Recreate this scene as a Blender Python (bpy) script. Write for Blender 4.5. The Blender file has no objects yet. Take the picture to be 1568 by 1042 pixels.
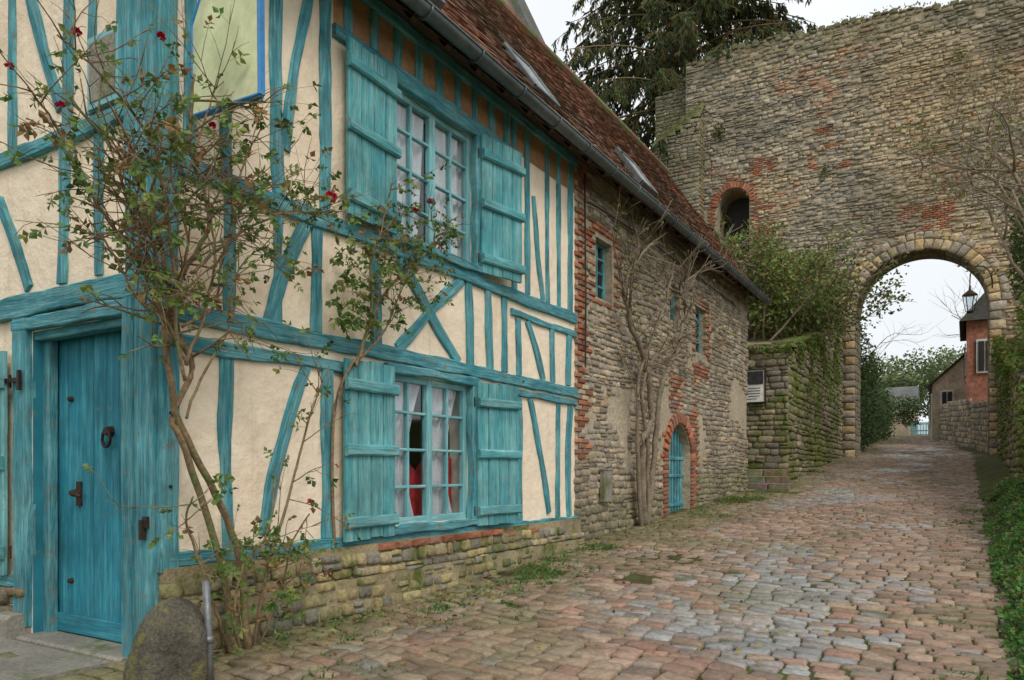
import bpy, math, random
import numpy as np
from mathutils import Vector as V, noise
R=random.Random(7)
U=R.uniform
def ns(x,y=0,z=0,s=1.0): return noise.noise(V((x*s+13.7,y*s+5.1,z*s+9.3)))
def clamp(a,l,h): return max(l,min(h,a))
def lerp(a,b,t): return a+(b-a)*t
def mixc(a,b,t): return tuple(a[i]+(b[i]-a[i])*t for i in range(3))
def interp(xs,ys,x):
    if x<=xs[0]: return ys[0]
    for i in range(len(xs)-1):
        if x<=xs[i+1]: return ys[i]+(ys[i+1]-ys[i])*(x-xs[i])/(xs[i+1]-xs[i])
    return ys[-1]
scene=bpy.context.scene
COL=scene.collection

# ------------------------------------------------------------ mesh builder
class MB:
    def __init__(s): s.v=[];s.f=[];s.c=[];s.uv=[]
    def add(s,vs,fs,col=(1,1,1),uvs=None,a=1.0):
        o=len(s.v)
        s.v.extend([tuple(p) for p in vs]); s.f.extend([tuple(i+o for i in f) for f in fs])
        if len(col)==3: col=(col[0],col[1],col[2],a)
        s.c.extend([col]*len(vs))
        s.uv.extend(uvs if uvs else [(0.0,0.0)]*len(vs))
    def box(s,x0,x1,y0,y1,z0,z1,col=(1,1,1)):
        s.add([(x0,y0,z0),(x1,y0,z0),(x1,y1,z0),(x0,y1,z0),(x0,y0,z1),(x1,y0,z1),(x1,y1,z1),(x0,y1,z1)],
              [(3,2,1,0),(4,5,6,7),(0,1,5,4),(1,2,6,5),(2,3,7,6),(3,0,4,7)],col)
    def quad(s,a,b,c,d,col=(1,1,1)): s.add([a,b,c,d],[(0,1,2,3)],col)
    def tube(s,pts,rad,sides=6,col=(1,1,1)):
        pts=[V(p) for p in pts]; n=len(pts); vs=[];fs=[];uvs=[]
        up=V((0.13,0.21,0.97)); L=0; ru=U(0,9)
        for i,p in enumerate(pts):
            t=(pts[min(i+1,n-1)]-pts[max(i-1,0)])
            if t.length<1e-6: t=V((0,0,1))
            t.normalize()
            a=t.cross(up)
            if a.length<.1: a=t.cross(V((1,0,0)))
            a.normalize(); b=t.cross(a)
            r=rad[i] if isinstance(rad,(list,tuple)) else rad
            if i: L+=(pts[i]-pts[i-1]).length
            for k in range(sides):
                an=2*math.pi*k/sides
                vs.append(p+a*math.cos(an)*r+b*math.sin(an)*r); uvs.append((L+ru,k/sides*.1))
        for i in range(n-1):
            for k in range(sides):
                k2=(k+1)%sides
                fs.append((i*sides+k,i*sides+k2,(i+1)*sides+k2,(i+1)*sides+k))
        fs.append(tuple(range(sides))[::-1]); fs.append(tuple((n-1)*sides+k for k in range(sides)))
        s.add(vs,fs,col,uvs)
    def beam(s,A,B,n,w,d0,d1,wob=.004,ch=.008,col=(1,1,1),bow=0,seg=.16,w2=None):
        A=V(A);B=V(B);n=V(n).normalized();t=B-A;L=t.length;t.normalize();sd=n.cross(t)
        N=max(1,int(L/seg)); sdv=U(0,100); vs=[];fs=[];uvs=[]
        for i in range(N+1):
            q=i/N; p=A+t*L*q+sd*bow*math.sin(math.pi*q)
            ww=lerp(w,w2 if w2 else w,q)
            l=-ww/2+(ns(q*L*2.2,sdv)*2.2+ns(q*L*9,sdv,4)*.8)*wob; r=ww/2+(ns(q*L*2.2,sdv+50)*2.2+ns(q*L*9,sdv,9)*.8)*wob
            dd=d1+ns(q*L*2,sdv+20)*wob*.6
            cs=[(l,d0),(l,dd-ch),(l+ch,dd),(r-ch,dd),(r,dd-ch),(r,d0)]
            for (a,d) in cs:
                vs.append(p+sd*a+n*d); uvs.append((q*L+sdv,a+(d if d<dd-.001 else dd)*.6+sdv))
        for i in range(N):
            for k in range(5): fs.append((i*6+k,i*6+k+1,(i+1)*6+k+1,(i+1)*6+k))
        fs.append((5,4,3,2,1,0)); fs.append(tuple(N*6+k for k in range(6)))
        s.add(vs,fs,col,uvs)
    def stone(s,m,ac,bc,w,h,H,col,k=.2,jit=.06,a=1.0,tilt=0.0,inn=.80,mid=.62,dome=1.08):
        hw=w/2;hh=h/2;c=min(w,h)*k
        o=[(-hw+c,-hh),(hw-c,-hh),(hw,-hh+c),(hw,hh-c),(hw-c,hh),(-hw+c,hh),(-hw,hh-c),(-hw,-hh+c)]
        o=[(x+U(-jit,jit)*w*.6,y+U(-jit,jit)*h) for x,y in o]
        ta=U(-tilt,tilt);tb=U(-tilt,tilt)
        vs=[]
        for sc,hg in ((1.0,-.03),(.98,H*mid),(inn,H)):
            for x,y in o:
                vs.append(m(ac+x*sc,bc+y*sc,hg+(ta*x+tb*y if hg>0 else 0)))
        vs.append(m(ac+U(-.1,.1)*w,bc+U(-.1,.1)*h,H*dome))
        fs=[]
        for r in range(2):
            for i in range(8):
                j=(i+1)%8; fs.append((r*8+i,r*8+j,(r+1)*8+j,(r+1)*8+i))
        for i in range(8): fs.append((16+i,16+(i+1)%8,24))
        s.add(vs,fs,col,None,a)
    def leaf(s,p,d,L,W,col,fold=.25):
        d=V(d).normalized(); r=V((U(-1,1),U(-1,1),U(-1,1))); sd=d.cross(r)
        if sd.length<.05: sd=d.cross(V((0,0,1)))
        if sd.length<.01: sd=V((1,0,0))
        sd.normalize(); n=sd.cross(d); p=V(p)
        m=p+d*L*.45
        s.add([p,m+sd*W*.5+n*W*fold,p+d*L,m-sd*W*.5+n*W*fold],[(0,1,2),(0,2,3)],col)
    def obj(s,name,mat,parent=None,smooth=False):
        me=bpy.data.meshes.new(name); me.from_pydata(s.v,[],s.f)
        ca=me.color_attributes.new('Col','FLOAT_COLOR','POINT')
        ca.data.foreach_set('color',np.array(s.c,dtype=np.float32).ravel())
        uvl=me.uv_layers.new(name='UVMap')
        li=np.empty(len(me.loops),dtype=np.int32); me.loops.foreach_get('vertex_index',li)
        uvl.data.foreach_set('uv',np.array(s.uv,dtype=np.float32)[li].ravel())
        me.materials.append(mat)
        if smooth: me.polygons.foreach_set('use_smooth',[True]*len(me.polygons))
        me.update()
        ob=bpy.data.objects.new(name,me); COL.objects.link(ob)
        if parent: ob.parent=parent
        return ob
def empty(name):
    e=bpy.data.objects.new(name,None); COL.objects.link(e); return e

# ------------------------------------------------------------ materials
def mat(name,base=(.5,.5,.5),attr=False,rough=.8,ns1=1.5,na1=.25,ns2=18,na2=.2,bump=.3,bs=45,bd=.01,
        col2=None,c2s=1.2,c2t=(.5,.65),moss=0,mcol=(.09,.12,.02),mscale=2.2,uv=False,wet=False,metal=0,
        transl=0,spec=.4,col3=None,c3t=(.6,.68),crack=None,streak=None,patch=None,pt=(.58,.62)):
    m=bpy.data.materials.new(name); m.use_nodes=True; nt=m.node_tree; N=nt.nodes; Lk=nt.links
    bs_=N['Principled BSDF']; out=N['Material Output']
    tc=N.new('ShaderNodeTexCoord')
    src=tc.outputs['Object']
    def mapped(o,sc):
        mp=N.new('ShaderNodeMapping'); mp.inputs['Scale'].default_value=sc; Lk.new(o,mp.inputs['Vector']); return mp.outputs[0]
    if uv: uvsrc=mapped(tc.outputs['UV'],(1.0,12.0,1.0))
    def noise_(sc,det=3,v=None,r=.6):
        n=N.new('ShaderNodeTexNoise'); n.inputs['Scale'].default_value=sc; n.inputs['Detail'].default_value=det
        n.inputs['Roughness'].default_value=r
        Lk.new(v or src,n.inputs['Vector']); return n.outputs['Fac']
    def rng(v,a,b,c,d):
        r=N.new('ShaderNodeMapRange'); r.inputs[1].default_value=a;r.inputs[2].default_value=b;r.inputs[3].default_value=c;r.inputs[4].default_value=d
        Lk.new(v,r.inputs[0]); return r.outputs[0]
    def mix(f,a,b,mode='MIX'):
        x=N.new('ShaderNodeMix'); x.data_type='RGBA'; x.blend_type=mode
        if isinstance(f,(int,float)): x.inputs[0].default_value=f
        else: Lk.new(f,x.inputs[0])
        for k,c in ((6,a),(7,b)):
            if isinstance(c,tuple): x.inputs[k].default_value=(c[0],c[1],c[2],1)
            else: Lk.new(c,x.inputs[k])
        return x.outputs[2]
    def scale(c,f):
        x=N.new('ShaderNodeVectorMath'); x.operation='SCALE'; Lk.new(c,x.inputs[0]); Lk.new(f,x.inputs['Scale']); return x.outputs[0]
    if attr:
        at=N.new('ShaderNodeAttribute'); at.attribute_name='Col'; c=at.outputs['Color']
    else:
        rgb=N.new('ShaderNodeRGB'); rgb.outputs[0].default_value=(*base,1); c=rgb.outputs[0]
    if col2: c=mix(rng(noise_(c2s,5,uvsrc if uv else None),c2t[0],c2t[1],0,1),c,col2)
    if na1: c=scale(c,rng(noise_(ns1,3),.3,.7,1-na1,1+na1))
    if na2:
        fine=noise_(ns2,3,uvsrc if uv else None,.7)
        c=scale(c,rng(fine,.3,.7,1-na2,1+na2))
    if streak:
        c=mix(rng(noise_(1.0,5,mapped(src,(7,7,.9)),.7),.52,.74,0,.7),c,streak)
        c=mix(rng(noise_(.7,6,None,.75),.53,.72,0,.6),c,streak)
    if col3: c=mix(rng(noise_(7,5,uvsrc if uv else None,.75),c3t[0],c3t[1],0,1),c,col3)
    if patch: c=mix(rng(noise_(11,5,None,.75),pt[0],pt[1],0,.85),c,patch)
    if crack:
        ck=noise_(1.0,3,mapped(tc.outputs['UV'],(2.2,60,1)),.6)
        c=mix(rng(ck,.61,.68,0,.65),c,crack)
    if moss:
        c=mix(rng(noise_(mscale,5,None,.7),.62-moss*.3,.74-moss*.3,0,.9),c,mcol)
    Lk.new(c,bs_.inputs['Base Color'])
    if wet:
        w=N.new('ShaderNodeMath'); w.operation='MULTIPLY_ADD'; Lk.new(at.outputs['Alpha'],w.inputs[0]); w.inputs[1].default_value=-.5; w.inputs[2].default_value=rough
        w2=N.new('ShaderNodeMath'); w2.operation='ADD'; Lk.new(w.outputs[0],w2.inputs[0]); Lk.new(rng(noise_(9),.3,.7,-.1,.12),w2.inputs[1])
        Lk.new(w2.outputs[0],bs_.inputs['Roughness'])
    else: bs_.inputs['Roughness'].default_value=rough
    bs_.inputs['Metallic'].default_value=metal
    bs_.inputs['Specular IOR Level'].default_value=spec
    if bump:
        b=N.new('ShaderNodeBump'); b.inputs['Strength'].default_value=bump; b.inputs['Distance'].default_value=bd
        Lk.new(noise_(bs,4,uvsrc if uv else None,.65),b.inputs['Height']); Lk.new(b.outputs[0],bs_.inputs['Normal'])
    if transl:
        tr=N.new('ShaderNodeBsdfTranslucent'); Lk.new(c,tr.inputs[0]); ms=N.new('ShaderNodeMixShader'); ms.inputs[0].default_value=transl
        Lk.new(bs_.outputs[0],ms.inputs[1]); Lk.new(tr.outputs[0],ms.inputs[2]); Lk.new(ms.outputs[0],out.inputs[0])
    return m
M={}
M['timber']=mat('turquoise_timber',(.055,.25,.30),uv=True,ns2=5,na2=.36,bump=1,bs=5,bd=.016,col2=(.15,.37,.395),c2s=1.6,c2t=(.40,.62),col3=(.18,.19,.15),c3t=(.58,.67),rough=.85,na1=.35,ns1=2.2,spec=.2,crack=(.05,.09,.09),patch=(.21,.22,.18),pt=(.575,.64))
M['shutter']=mat('turquoise_shutter',(.075,.30,.33),uv=True,ns2=5,na2=.28,bump=.8,bs=5,bd=.012,col2=(.19,.42,.42),c2s=1.2,c2t=(.40,.62),col3=(.22,.26,.21),c3t=(.60,.70),rough=.8,na1=.28,ns1=2.5,spec=.2,crack=(.06,.13,.13),patch=(.25,.30,.26),pt=(.60,.66))
M['door']=mat('turquoise_door',(.022,.20,.27),uv=True,ns2=4,na2=.28,bump=.6,bs=4,bd=.010,col2=(.06,.29,.35),c2s=1.5,c2t=(.46,.68),col3=(.14,.19,.18),c3t=(.62,.72),rough=.65,na1=.28,ns1=2.5,spec=.3,crack=(.03,.10,.11),patch=(.13,.2,.19),pt=(.63,.68))
M['sash']=mat('pale_turquoise_sash',(.17,.42,.45),uv=True,ns2=4,na2=.2,bump=.2,bs=5,rough=.5,col2=(.38,.56,.55),c2s=2,c2t=(.5,.7))
M['plaster']=mat('cream_plaster',(.90,.755,.575),ns1=.9,na1=.07,ns2=7,na2=.06,bump=.7,bs=7,bd=.03,col2=(.83,.63,.44),c2s=1.1,c2t=(.52,.74),col3=(.52,.40,.28),c3t=(.665,.76),rough=.9,spec=.15,streak=(.68,.53,.37))
M['stone']=mat('rubble_stone',attr=True,ns1=1.3,na1=.18,ns2=22,na2=.3,bump=.9,bs=30,bd=.02,rough=.88,spec=.2,moss=.10,mcol=(.12,.13,.045),mscale=1.6)
M['plinth']=mat('mossy_plinth_stone',attr=True,ns1=1.3,na1=.18,ns2=22,na2=.3,bump=.9,bs=30,bd=.02,rough=.88,spec=.2,moss=.38,mcol=(.12,.14,.035),mscale=2.6)
M['stone_far']=mat('gate_rubble_stone',attr=True,ns1=.35,na1=.2,ns2=7,na2=.32,bump=.9,bs=12,bd=.05,rough=.9,spec=.12,moss=.02,mcol=(.14,.135,.07),mscale=.5)
M['mortar']=mat('old_mortar',(.46,.385,.28),ns1=1.2,na1=.2,ns2=14,na2=.25,bump=.9,bs=22,bd=.03,rough=.95,spec=.1,moss=.05,mcol=(.2,.18,.1))
M['gate_mortar']=mat('gate_mortar',(.36,.30,.21),ns1=.6,na1=.2,ns2=8,na2=.25,bump=.8,bs=15,bd=.03,rough=.95,spec=.1)
M['plinth_mortar']=mat('plinth_mortar',(.34,.28,.17),ns1=2,na1=.25,ns2=30,na2=.25,bump=.8,bs=40,bd=.02,rough=.95,spec=.15,moss=.4)
M['mossy_stone']=mat('mossy_stone',attr=True,ns1=1,na1=.2,ns2=12,na2=.3,bump=.9,bs=22,bd=.03,rough=.9,spec=.2,moss=.42,mcol=(.12,.16,.03),mscale=1.1)
M['cobble']=mat('cobblestone',attr=True,ns1=1.2,na1=.15,ns2=26,na2=.28,bump=.8,bs=35,bd=.010,rough=.85,wet=True,spec=.4,moss=.16,mcol=(.12,.115,.045),mscale=3.0)
M['dirt']=mat('joint_soil',(.085,.065,.04),ns1=1.2,na1=.3,ns2=30,na2=.35,bump=.9,bs=40,bd=.03,rough=.95,spec=.15,moss=.65,mcol=(.10,.125,.03),mscale=2.5)
M['ground']=mat('grassy_soil',(.10,.10,.04),ns1=.4,na1=.3,ns2=15,na2=.35,bump=.9,bs=20,bd=.05,rough=.95,spec=.15,moss=.6,mcol=(.07,.12,.02),mscale=1.2)
M['tile']=mat('clay_roof_tile',attr=True,ns1=.8,na1=.25,ns2=25,na2=.25,bump=.5,bs=40,rough=.85,spec=.15,moss=.08,mcol=(.14,.12,.05),mscale=1.4)
M['slate']=mat('slate',(.12,.12,.115),ns1=1,na1=.3,ns2=12,na2=.3,bump=.5,bs=10,rough=.75,moss=.3)
M['wood']=mat('dark_eaves_wood',(.10,.06,.035),uv=True,ns2=4,na2=.3,bump=.4,bs=5,rough=.85)
M['ochre']=mat('ochre_eaves_shade',(.36,.19,.09),ns1=2,na1=.25,ns2=14,na2=.2,bump=.4,bs=20,rough=.9)  # ochre-brown tone that carries painted shade from the eaves
M['zinc']=mat('zinc_gutter',(.13,.15,.15),ns1=2,na1=.3,ns2=15,na2=.2,bump=.1,rough=.45,metal=.4)
M['iron']=mat('rusty_iron',(.035,.025,.02),ns2=30,na2=.4,bump=.4,bs=60,rough=.6,metal=.3,col2=(.12,.05,.02))
M['steel']=mat('galvanised_steel',(.20,.21,.21),ns2=20,na2=.3,bump=.1,rough=.5,metal=.6)
M['brick']=mat('red_brick',attr=True,ns1=2,na1=.2,ns2=25,na2=.25,bump=.6,bs=40,rough=.9,spec=.2)
M['bark']=mat('rose_bark',(.24,.16,.09),ns1=5,na1=.3,ns2=40,na2=.35,bump=.6,bs=60,bd=.01,rough=.85,col2=(.17,.19,.07),c2s=4)
M['bark2']=mat('vine_bark',(.25,.195,.135),ns1=5,na1=.3,ns2=30,na2=.35,bump=.8,bs=50,bd=.02,rough=.9)
M['leaf']=mat('leaves',attr=True,na1=0,ns2=30,na2=.15,bump=0,rough=.5,transl=.3,spec=.3)
M['needle']=mat('conifer_needles',attr=True,ns1=.5,na1=.3,na2=0,bump=0,rough=.7,transl=.2,spec=.2)
M['white']=mat('white_lace',(.85,.85,.86),ns1=6,na1=.08,ns2=60,na2=.12,bump=.3,bs=80,rough=.9,transl=.25)
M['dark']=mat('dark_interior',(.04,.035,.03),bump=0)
M['red']=mat('red_cloth',(.45,.02,.03),bump=.2,rough=.8,ns2=8,na2=.4)
M['signface']=mat('sign_yellow_green',(.74,.76,.46),ns1=2,na1=.12,ns2=8,na2=.1,bump=.4,bs=6,bd=.008,rough=.7,col2=(.60,.64,.36),c2s=3,c2t=(.45,.6))
M['signblue']=mat('sign_blue_edge',(.03,.22,.50),bump=.1,rough=.5)
M['bollard']=mat('granite_bollard',(.10,.088,.065),ns1=5,na1=.35,ns2=50,na2=.5,bump=1,bs=40,bd=.02,rough=.85,moss=.35,mcol=(.20,.18,.05),mscale=6)
M['skylight']=mat('skylight_glass',(.62,.64,.66),bump=0,rough=.12,spec=.8)
M['paper']=mat('notice_paper',(.72,.71,.66),bump=0,rough=.6)
M['ink']=mat('notice_picture',(.035,.035,.035),ns1=14,na1=.6,ns2=40,na2=.5,bump=0,rough=.6)
M['concrete']=mat('doorstep_slab',(.25,.23,.19),ns1=2,na1=.25,ns2=40,na2=.3,bump=.6,bs=50,bd=.01,rough=.8,moss=.3)
M['whitepaint']=mat('white_paint',(.72,.72,.69),bump=.1,rough=.6)
g=bpy.data.materials.new('window_glass'); g.use_nodes=True; nt=g.node_tree; nt.nodes.clear()
o=nt.nodes.new('ShaderNodeOutputMaterial'); mx=nt.nodes.new('ShaderNodeMixShader'); tr=nt.nodes.new('ShaderNodeBsdfTransparent'); gl=nt.nodes.new('ShaderNodeBsdfGlossy')
gl.inputs['Roughness'].default_value=.04; tr.inputs[0].default_value=(.88,.92,.94,1); mx.inputs[0].default_value=.14
nt.links.new(tr.outputs[0],mx.inputs[1]); nt.links.new(gl.outputs[0],mx.inputs[2]); nt.links.new(mx.outputs[0],o.inputs[0]); M['glass']=g

# ------------------------------------------------------------ ground
YS=[-40,0,2.87,5,8.46,17.1,30,62,100,140,700]; ZS=[-2.6,-1.28,-1.17,-1.12,-.95,-.44,.48,2.5,4.2,5.0,5.0]
def G(x,y):
    return interp(YS,ZS,y)-.03*clamp(x,0,4.3)
def GS(x,y):
    z=G(x,y)
    if x>4.4 and y<31: z+=min(x-4.4,.9)*.35+ns(x,y,0,2)*.03
    return z
xs=sorted(set([-500,-200,-80,-40,-20,-12,-8,-6,-5,-3,-2,-1]+[i*.15 for i in range(0,48)]+[8,9,12,20,40,80,200,500]))
ys=sorted(set([-200,-60,-30,-10,-5,-2,0]+[1+i*.35 for i in range(0,90)]+[33+i*1.5 for i in range(25)]+[75,80,90,100,120,140,200,300,450,700]))
mb=MB(); vs=[];fs=[]
for y in ys:
    for x in xs: vs.append((x,y,GS(x,y)-.008+ (ns(x,y,0,3)*.012 if 0<x<6 else 0)))
nx=len(xs)
for j in range(len(ys)-1):
    for i in range(nx-1): fs.append((j*nx+i,j*nx+i+1,(j+1)*nx+i+1,(j+1)*nx+i))
mb.add(vs,fs); mb.obj('ground',M['dirt'],smooth=True)

# cobbled street
mb=MB()
def shift(y): return 0 if y<32 else -(y-32)*.06
y=1.6
pal=[(.335,.225,.16),(.355,.255,.18),(.27,.185,.135),(.30,.235,.18),(.33,.24,.17),(.375,.275,.20),(.24,.18,.135),(.34,.205,.15),(.31,.20,.15)]
while y<66:
    rh=U(.11,.165)*(1 if y<32 else 1.6)
    x=-.02+U(0,.1)
    if y<2.7: x=-3
    xe=4.42 if y<30 else 4.3
    while x<xe+U(-.08,.08):
        w=U(.13,.25)*(1 if y<32 else 1.5)
        cx=x+w/2; cy=y+rh/2+ns(cx,y,0,.5)*.22+.05*math.sin(cx*1.7+y*.2)
        gx=cx+shift(cy)
        pn=ns(gx,cy,3,.5); wet=.05
        col=R.choice(pal)
        core=clamp(1-abs(gx-(2.7+.3*math.sin(cy*.5)))/1.5,0,1)
        if pn+core*.42+U(-.13,.13)>.46:
            col=mixc(col,(.315,.335,.335),U(.4,.85)); wet=U(.4,1.0)
        elif R.random()<.05: col=mixc(col,(.27,.27,.26),.7); wet=U(.1,.4)
        edge=clamp(1-gx/1.6,0,1)
        col=mixc(col,(.17,.165,.07),clamp(edge*.85+ns(gx,cy,8,1.1)*.6,0,.85))
        k=U(.78,1.14); col=tuple(c*k for c in col)
        if ns(gx,cy,17,.9)>.46-.12*edge and edge>0 : x+=w; continue
        m=lambda a,b,h: (a,b,G(a,b)+h+ns(a,b,2,.7)*.03+ns(a,b,22,2.2)*.012)
        mb.stone(m,gx,cy,w-.013,(rh-.013)*U(.9,1.02),U(.010,.024),col,k=.11,jit=.07,a=wet,tilt=.10,inn=.88,mid=.5,dome=1.06)
        x+=w
    y+=rh
mb.obj('cobblestone_street',M['cobble'],smooth=True)

def rubble(mb,m,a0,a1,b0,b1,wr,hr,H,colf,skip=None,gap=.014,wob=.03,k=.22,jit=.08,tilt=.06,top=None,bot=None,inn=.8,miss=0):
    b=b0
    while b<b1:
        h=U(*hr); a=a0+U(0,.05)
        while a<a1:
            w=min(U(*wr),a1-a+.02)
            if w<.05: break
            ac=a+w/2; bc=b+h/2+(ns(ac,b,4,.8)+.35*ns(ac,b*3,14,2.5))*wob
            parts=[(bc,h)]
            if R.random()<.14 and h>hr[0]*1.2: parts=[(bc-h*.25,h*.5),(bc+h*.25,h*.5)]
            for (pb,ph) in parts:
                if miss and R.random()<miss: continue
                if skip and skip(ac,pb): continue
                if top and pb+ph/2>top(ac): continue
                if bot and pb+ph/2<bot(ac): continue
                mb.stone(m,ac,pb,w-gap,(ph-gap*.8)*U(.82,1.08),U(*H),colf(ac,pb),k=k,jit=jit,tilt=tilt,inn=inn)
            a+=w
        b+=h
def holewall(mb,m,a0,a1,b0,b1,holes,step=2.0):
    A=set([a0,a1]);B=set([b0,b1])
    for h in holes: A|={h[0],h[1]};B|={h[2],h[3]}
    a=a0
    while a<a1: A.add(a); a+=step
    b=b0
    while b<b1: B.add(b); b+=step
    A=sorted(v for v in A if a0<=v<=a1);B=sorted(v for v in B if b0<=v<=b1)
    for i in range(len(A)-1):
        for j in range(len(B)-1):
            ca=(A[i]+A[i+1])/2;cb=(B[j]+B[j+1])/2
            if any(h[0]<ca<h[1] and h[2]<cb<h[3] for h in holes): continue
            mb.quad(m(A[i],B[j],0),m(A[i+1],B[j],0),m(A[i+1],B[j+1],0),m(A[i],B[j+1],0))
def reveals(mb,m,h,d):
    a0,a1,b0,b1=h
    mb.quad(m(a0,b0,0),m(a0,b1,0),m(a0,b1,-d),m(a0,b0,-d)); mb.quad(m(a1,b0,0),m(a1,b1,0),m(a1,b1,-d),m(a1,b0,-d))
    mb.quad(m(a0,b0,0),m(a1,b0,0),m(a1,b0,-d),m(a0,b0,-d)); mb.quad(m(a0,b1,0),m(a1,b1,0),m(a1,b1,-d),m(a0,b1,-d))
mf=lambda a,b,h:(h,a,b)
Y0=2.78
me_=lambda a,b,h:(a,Y0-h,b)

# ------------------------------------------------------------ HALF-TIMBERED HOUSE
H=empty('half_timbered_house')
DL=-1.43; DW=DL+.0
LW=(4.93,6.14,-.48,.84); UW=(4.96,6.20,2.02,3.32); DR=(DL,-.30,-1.17,.97)
w=MB()
holewall(w,mf,Y0,8.46,-.62,4.12,[LW,UW])
for h in (LW,UW): reveals(w,mf,h,.25)
EWIN=(-.62,-.36,2.35,2.75)
holewall(w,me_,-5,0,-1.3,4.12,[DR,EWIN])
w.add([(-5,Y0,4.12),(0,Y0,4.12),(-2.1,Y0,6.9)],[(0,1,2)])
reveals(w,me_,EWIN,.1)
w.quad((-5,Y0,-1.3),(-5,17.0,-1.3),(-5,17.0,4.1),(-5,Y0,4.1))
w.add([(-5,16.99,4.1),(0,16.99,4.1),(-2.1,16.99,6.9)],[(0,1,2)])
w.obj('plaster_walls',M['plaster'],H)
w=MB(); w.quad((.004,4.26,3.46),(.004,8.45,3.46),(.004,8.45,3.80),(.004,4.26,3.80)); w.obj('eaves_shade_band',M['ochre'],H)  # thin ochre-brown sheet over the cream plaster, eaves shade put into its colour
w=MB(); reveals(w,me_,DR,.3); w.obj('door_reveal',M['door'],H)
t=MB()
def T(a0,b0,a1,b1,wd=.10,d=None,bow=0,m='f',w2=None):
    d=d or U(.018,.03)
    if m=='f': t.beam((0,a0,b0),(0,a1,b1),(1,0,0),wd,-.02,d,wob=.010,bow=bow,w2=w2,seg=.08)
    else: t.beam((a0,Y0,b0),(a1,Y0,b1),(0,-1,0),wd,-.02,d,wob=.010,bow=bow,w2=w2,seg=.08)
T(2.84,.985,8.46,.975,.125,.040); T(2.84,.80,4.93,.80,.085,.036) ; T(6.14,.86,8.46,.835,.07,.036)
T(2.84,1.90,8.46,1.885,.12,.041)
T(6.9,1.70,8.46,1.69,.07,.034)
T(2.84,-.555,8.46,-.63,.10,.045)
T(2.84,3.84,8.46,3.84,.10,.05)
T(4.25,3.405,6.95,3.405,.12,.043)
t.beam((0,2.84,-.62),(0,2.83,4.1),(1,0,0),.13,-.02,.048,wob=.008)
t.beam((-.12,Y0,-1.17),(-.13,Y0,4.1),(0,-1,0),.25,-.02,.047,wob=.009,w2=.30)
T(3.30,-.52,3.28,.77,.10,bow=.02); T(3.58,-.45,3.98,.77,.10,bow=.04); T(4.20,-.52,4.19,.77,.11)
T(6.87,-.56,6.86,.80,.08); T(7.09,-.56,7.08,.80,.10); T(7.75,-.5,7.30,.80,.10,bow=-.03); T(7.98,-.56,8.0,.80,.09); T(8.28,-.56,8.33,.80,.12,bow=.05)
T(3.30,1.04,3.30,1.85,.10); T(3.62,1.04,3.98,1.84,.10,bow=.03); T(3.70,1.04,3.72,1.84,.08);T(4.08,1.04,4.09,1.84,.10); T(4.75,1.04,4.74,1.84,.11)
T(5.02,1.04,5.98,1.84,.11,.024,bow=.02); T(5.92,1.04,5.05,1.84,.11,.030,bow=.02); T(6.12,1.04,6.10,1.84,.10); T(6.48,1.04,6.45,1.84,.11); T(6.78,1.04,6.77,1.84,.10)
T(7.08,1.04,7.06,1.66,.10); T(7.25,1.66,7.62,1.04,.10,bow=.02); T(7.86,1.04,7.84,1.66,.10); T(8.25,1.04,8.28,1.66,.12)
T(3.0,1.96,3.0,3.8,.09);T(3.28,1.96,3.27,3.8,.10); T(3.72,1.96,3.70,3.8,.11,bow=.015); T(3.78,2.3,4.06,3.7,.10,bow=.04); T(4.17,1.96,4.17,3.8,.11)
T(6.98,1.96,6.97,3.8,.10); T(7.26,1.96,7.24,3.8,.09); T(7.62,1.96,7.40,3.1,.09,bow=.03); T(7.74,1.96,7.72,3.8,.09); T(8.02,1.96,8.0,3.8,.09); T(8.32,1.96,8.33,3.8,.12)
for yy in [4.42,4.72,5.02,5.32,5.62,5.92,6.22,6.52,6.82]: T(yy,3.47,yy+U(-.02,.02),3.79,.10)
for h in (LW,UW):
    T(h[0]-.03,h[2]-.04,h[0]-.03,h[3]+.03,.085,.052); T(h[1]+.03,h[2]-.04,h[1]+.03,h[3]+.03,.085,.053)
    T(h[0]-.08,h[2]-.035,h[1]+.08,h[2]-.035,.08,.075); T(h[0]-.08,h[3]+.03,h[1]+.08,h[3]+.03,.08,.056)
T(-5,1.2,0,1.14,.15,.055,m='e'); T(-5,2.27,-.25,2.24,.11,.043,m='e')
T(-1.88,1.98,-1.46,1.28,.10,m='e',bow=.02); T(-1.02,1.26,-1.0,2.2,.10,m='e'); T(-.60,1.26,-.60,2.2,.09,m='e')
T(-1.70,2.32,-1.70,4.1,.10,m='e'); T(-1.04,2.45,-1.55,3.6,.11,m='e',bow=.03); T(-.95,2.32,-.95,4.1,.10,m='e'); T(-.34,2.32,-.34,4.1,.08,m='e')
T(-.69,2.32,-.66,4.1,.07,m='e')
T(DL-.09,-1.1,DL-.10,1.10,.18,.05,m='e'); T(-.22,-1.17,-.22,1.06,.11,.060,m='e'); T(DL-.2,1.03,-.24,1.02,.10,.052,m='e')
T(-5,-.78,DL-.19,-.80,.10,.04,m='e'); T(-2.35,-.75,-2.35,1.1,.1,m='e'); T(-3.1,-.75,-3.1,1.1,.1,m='e'); T(-3.9,-.75,-3.9,1.1,.1,m='e')
t.obj('timber_frame',M['timber'],H)
q=MB(); q.box(-.66,-.32,Y0-.05,Y0-.02,2.32,2.78); q.obj('small_window_frame',M['sash'],H)
q=MB(); q.box(-.63,-.35,Y0-.056,Y0-.051,2.36,2.74); q.obj('small_window_pane',M['concrete'],H)
d=MB(); nb=7; dwid=-.30-DL; bw=dwid/nb
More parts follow.
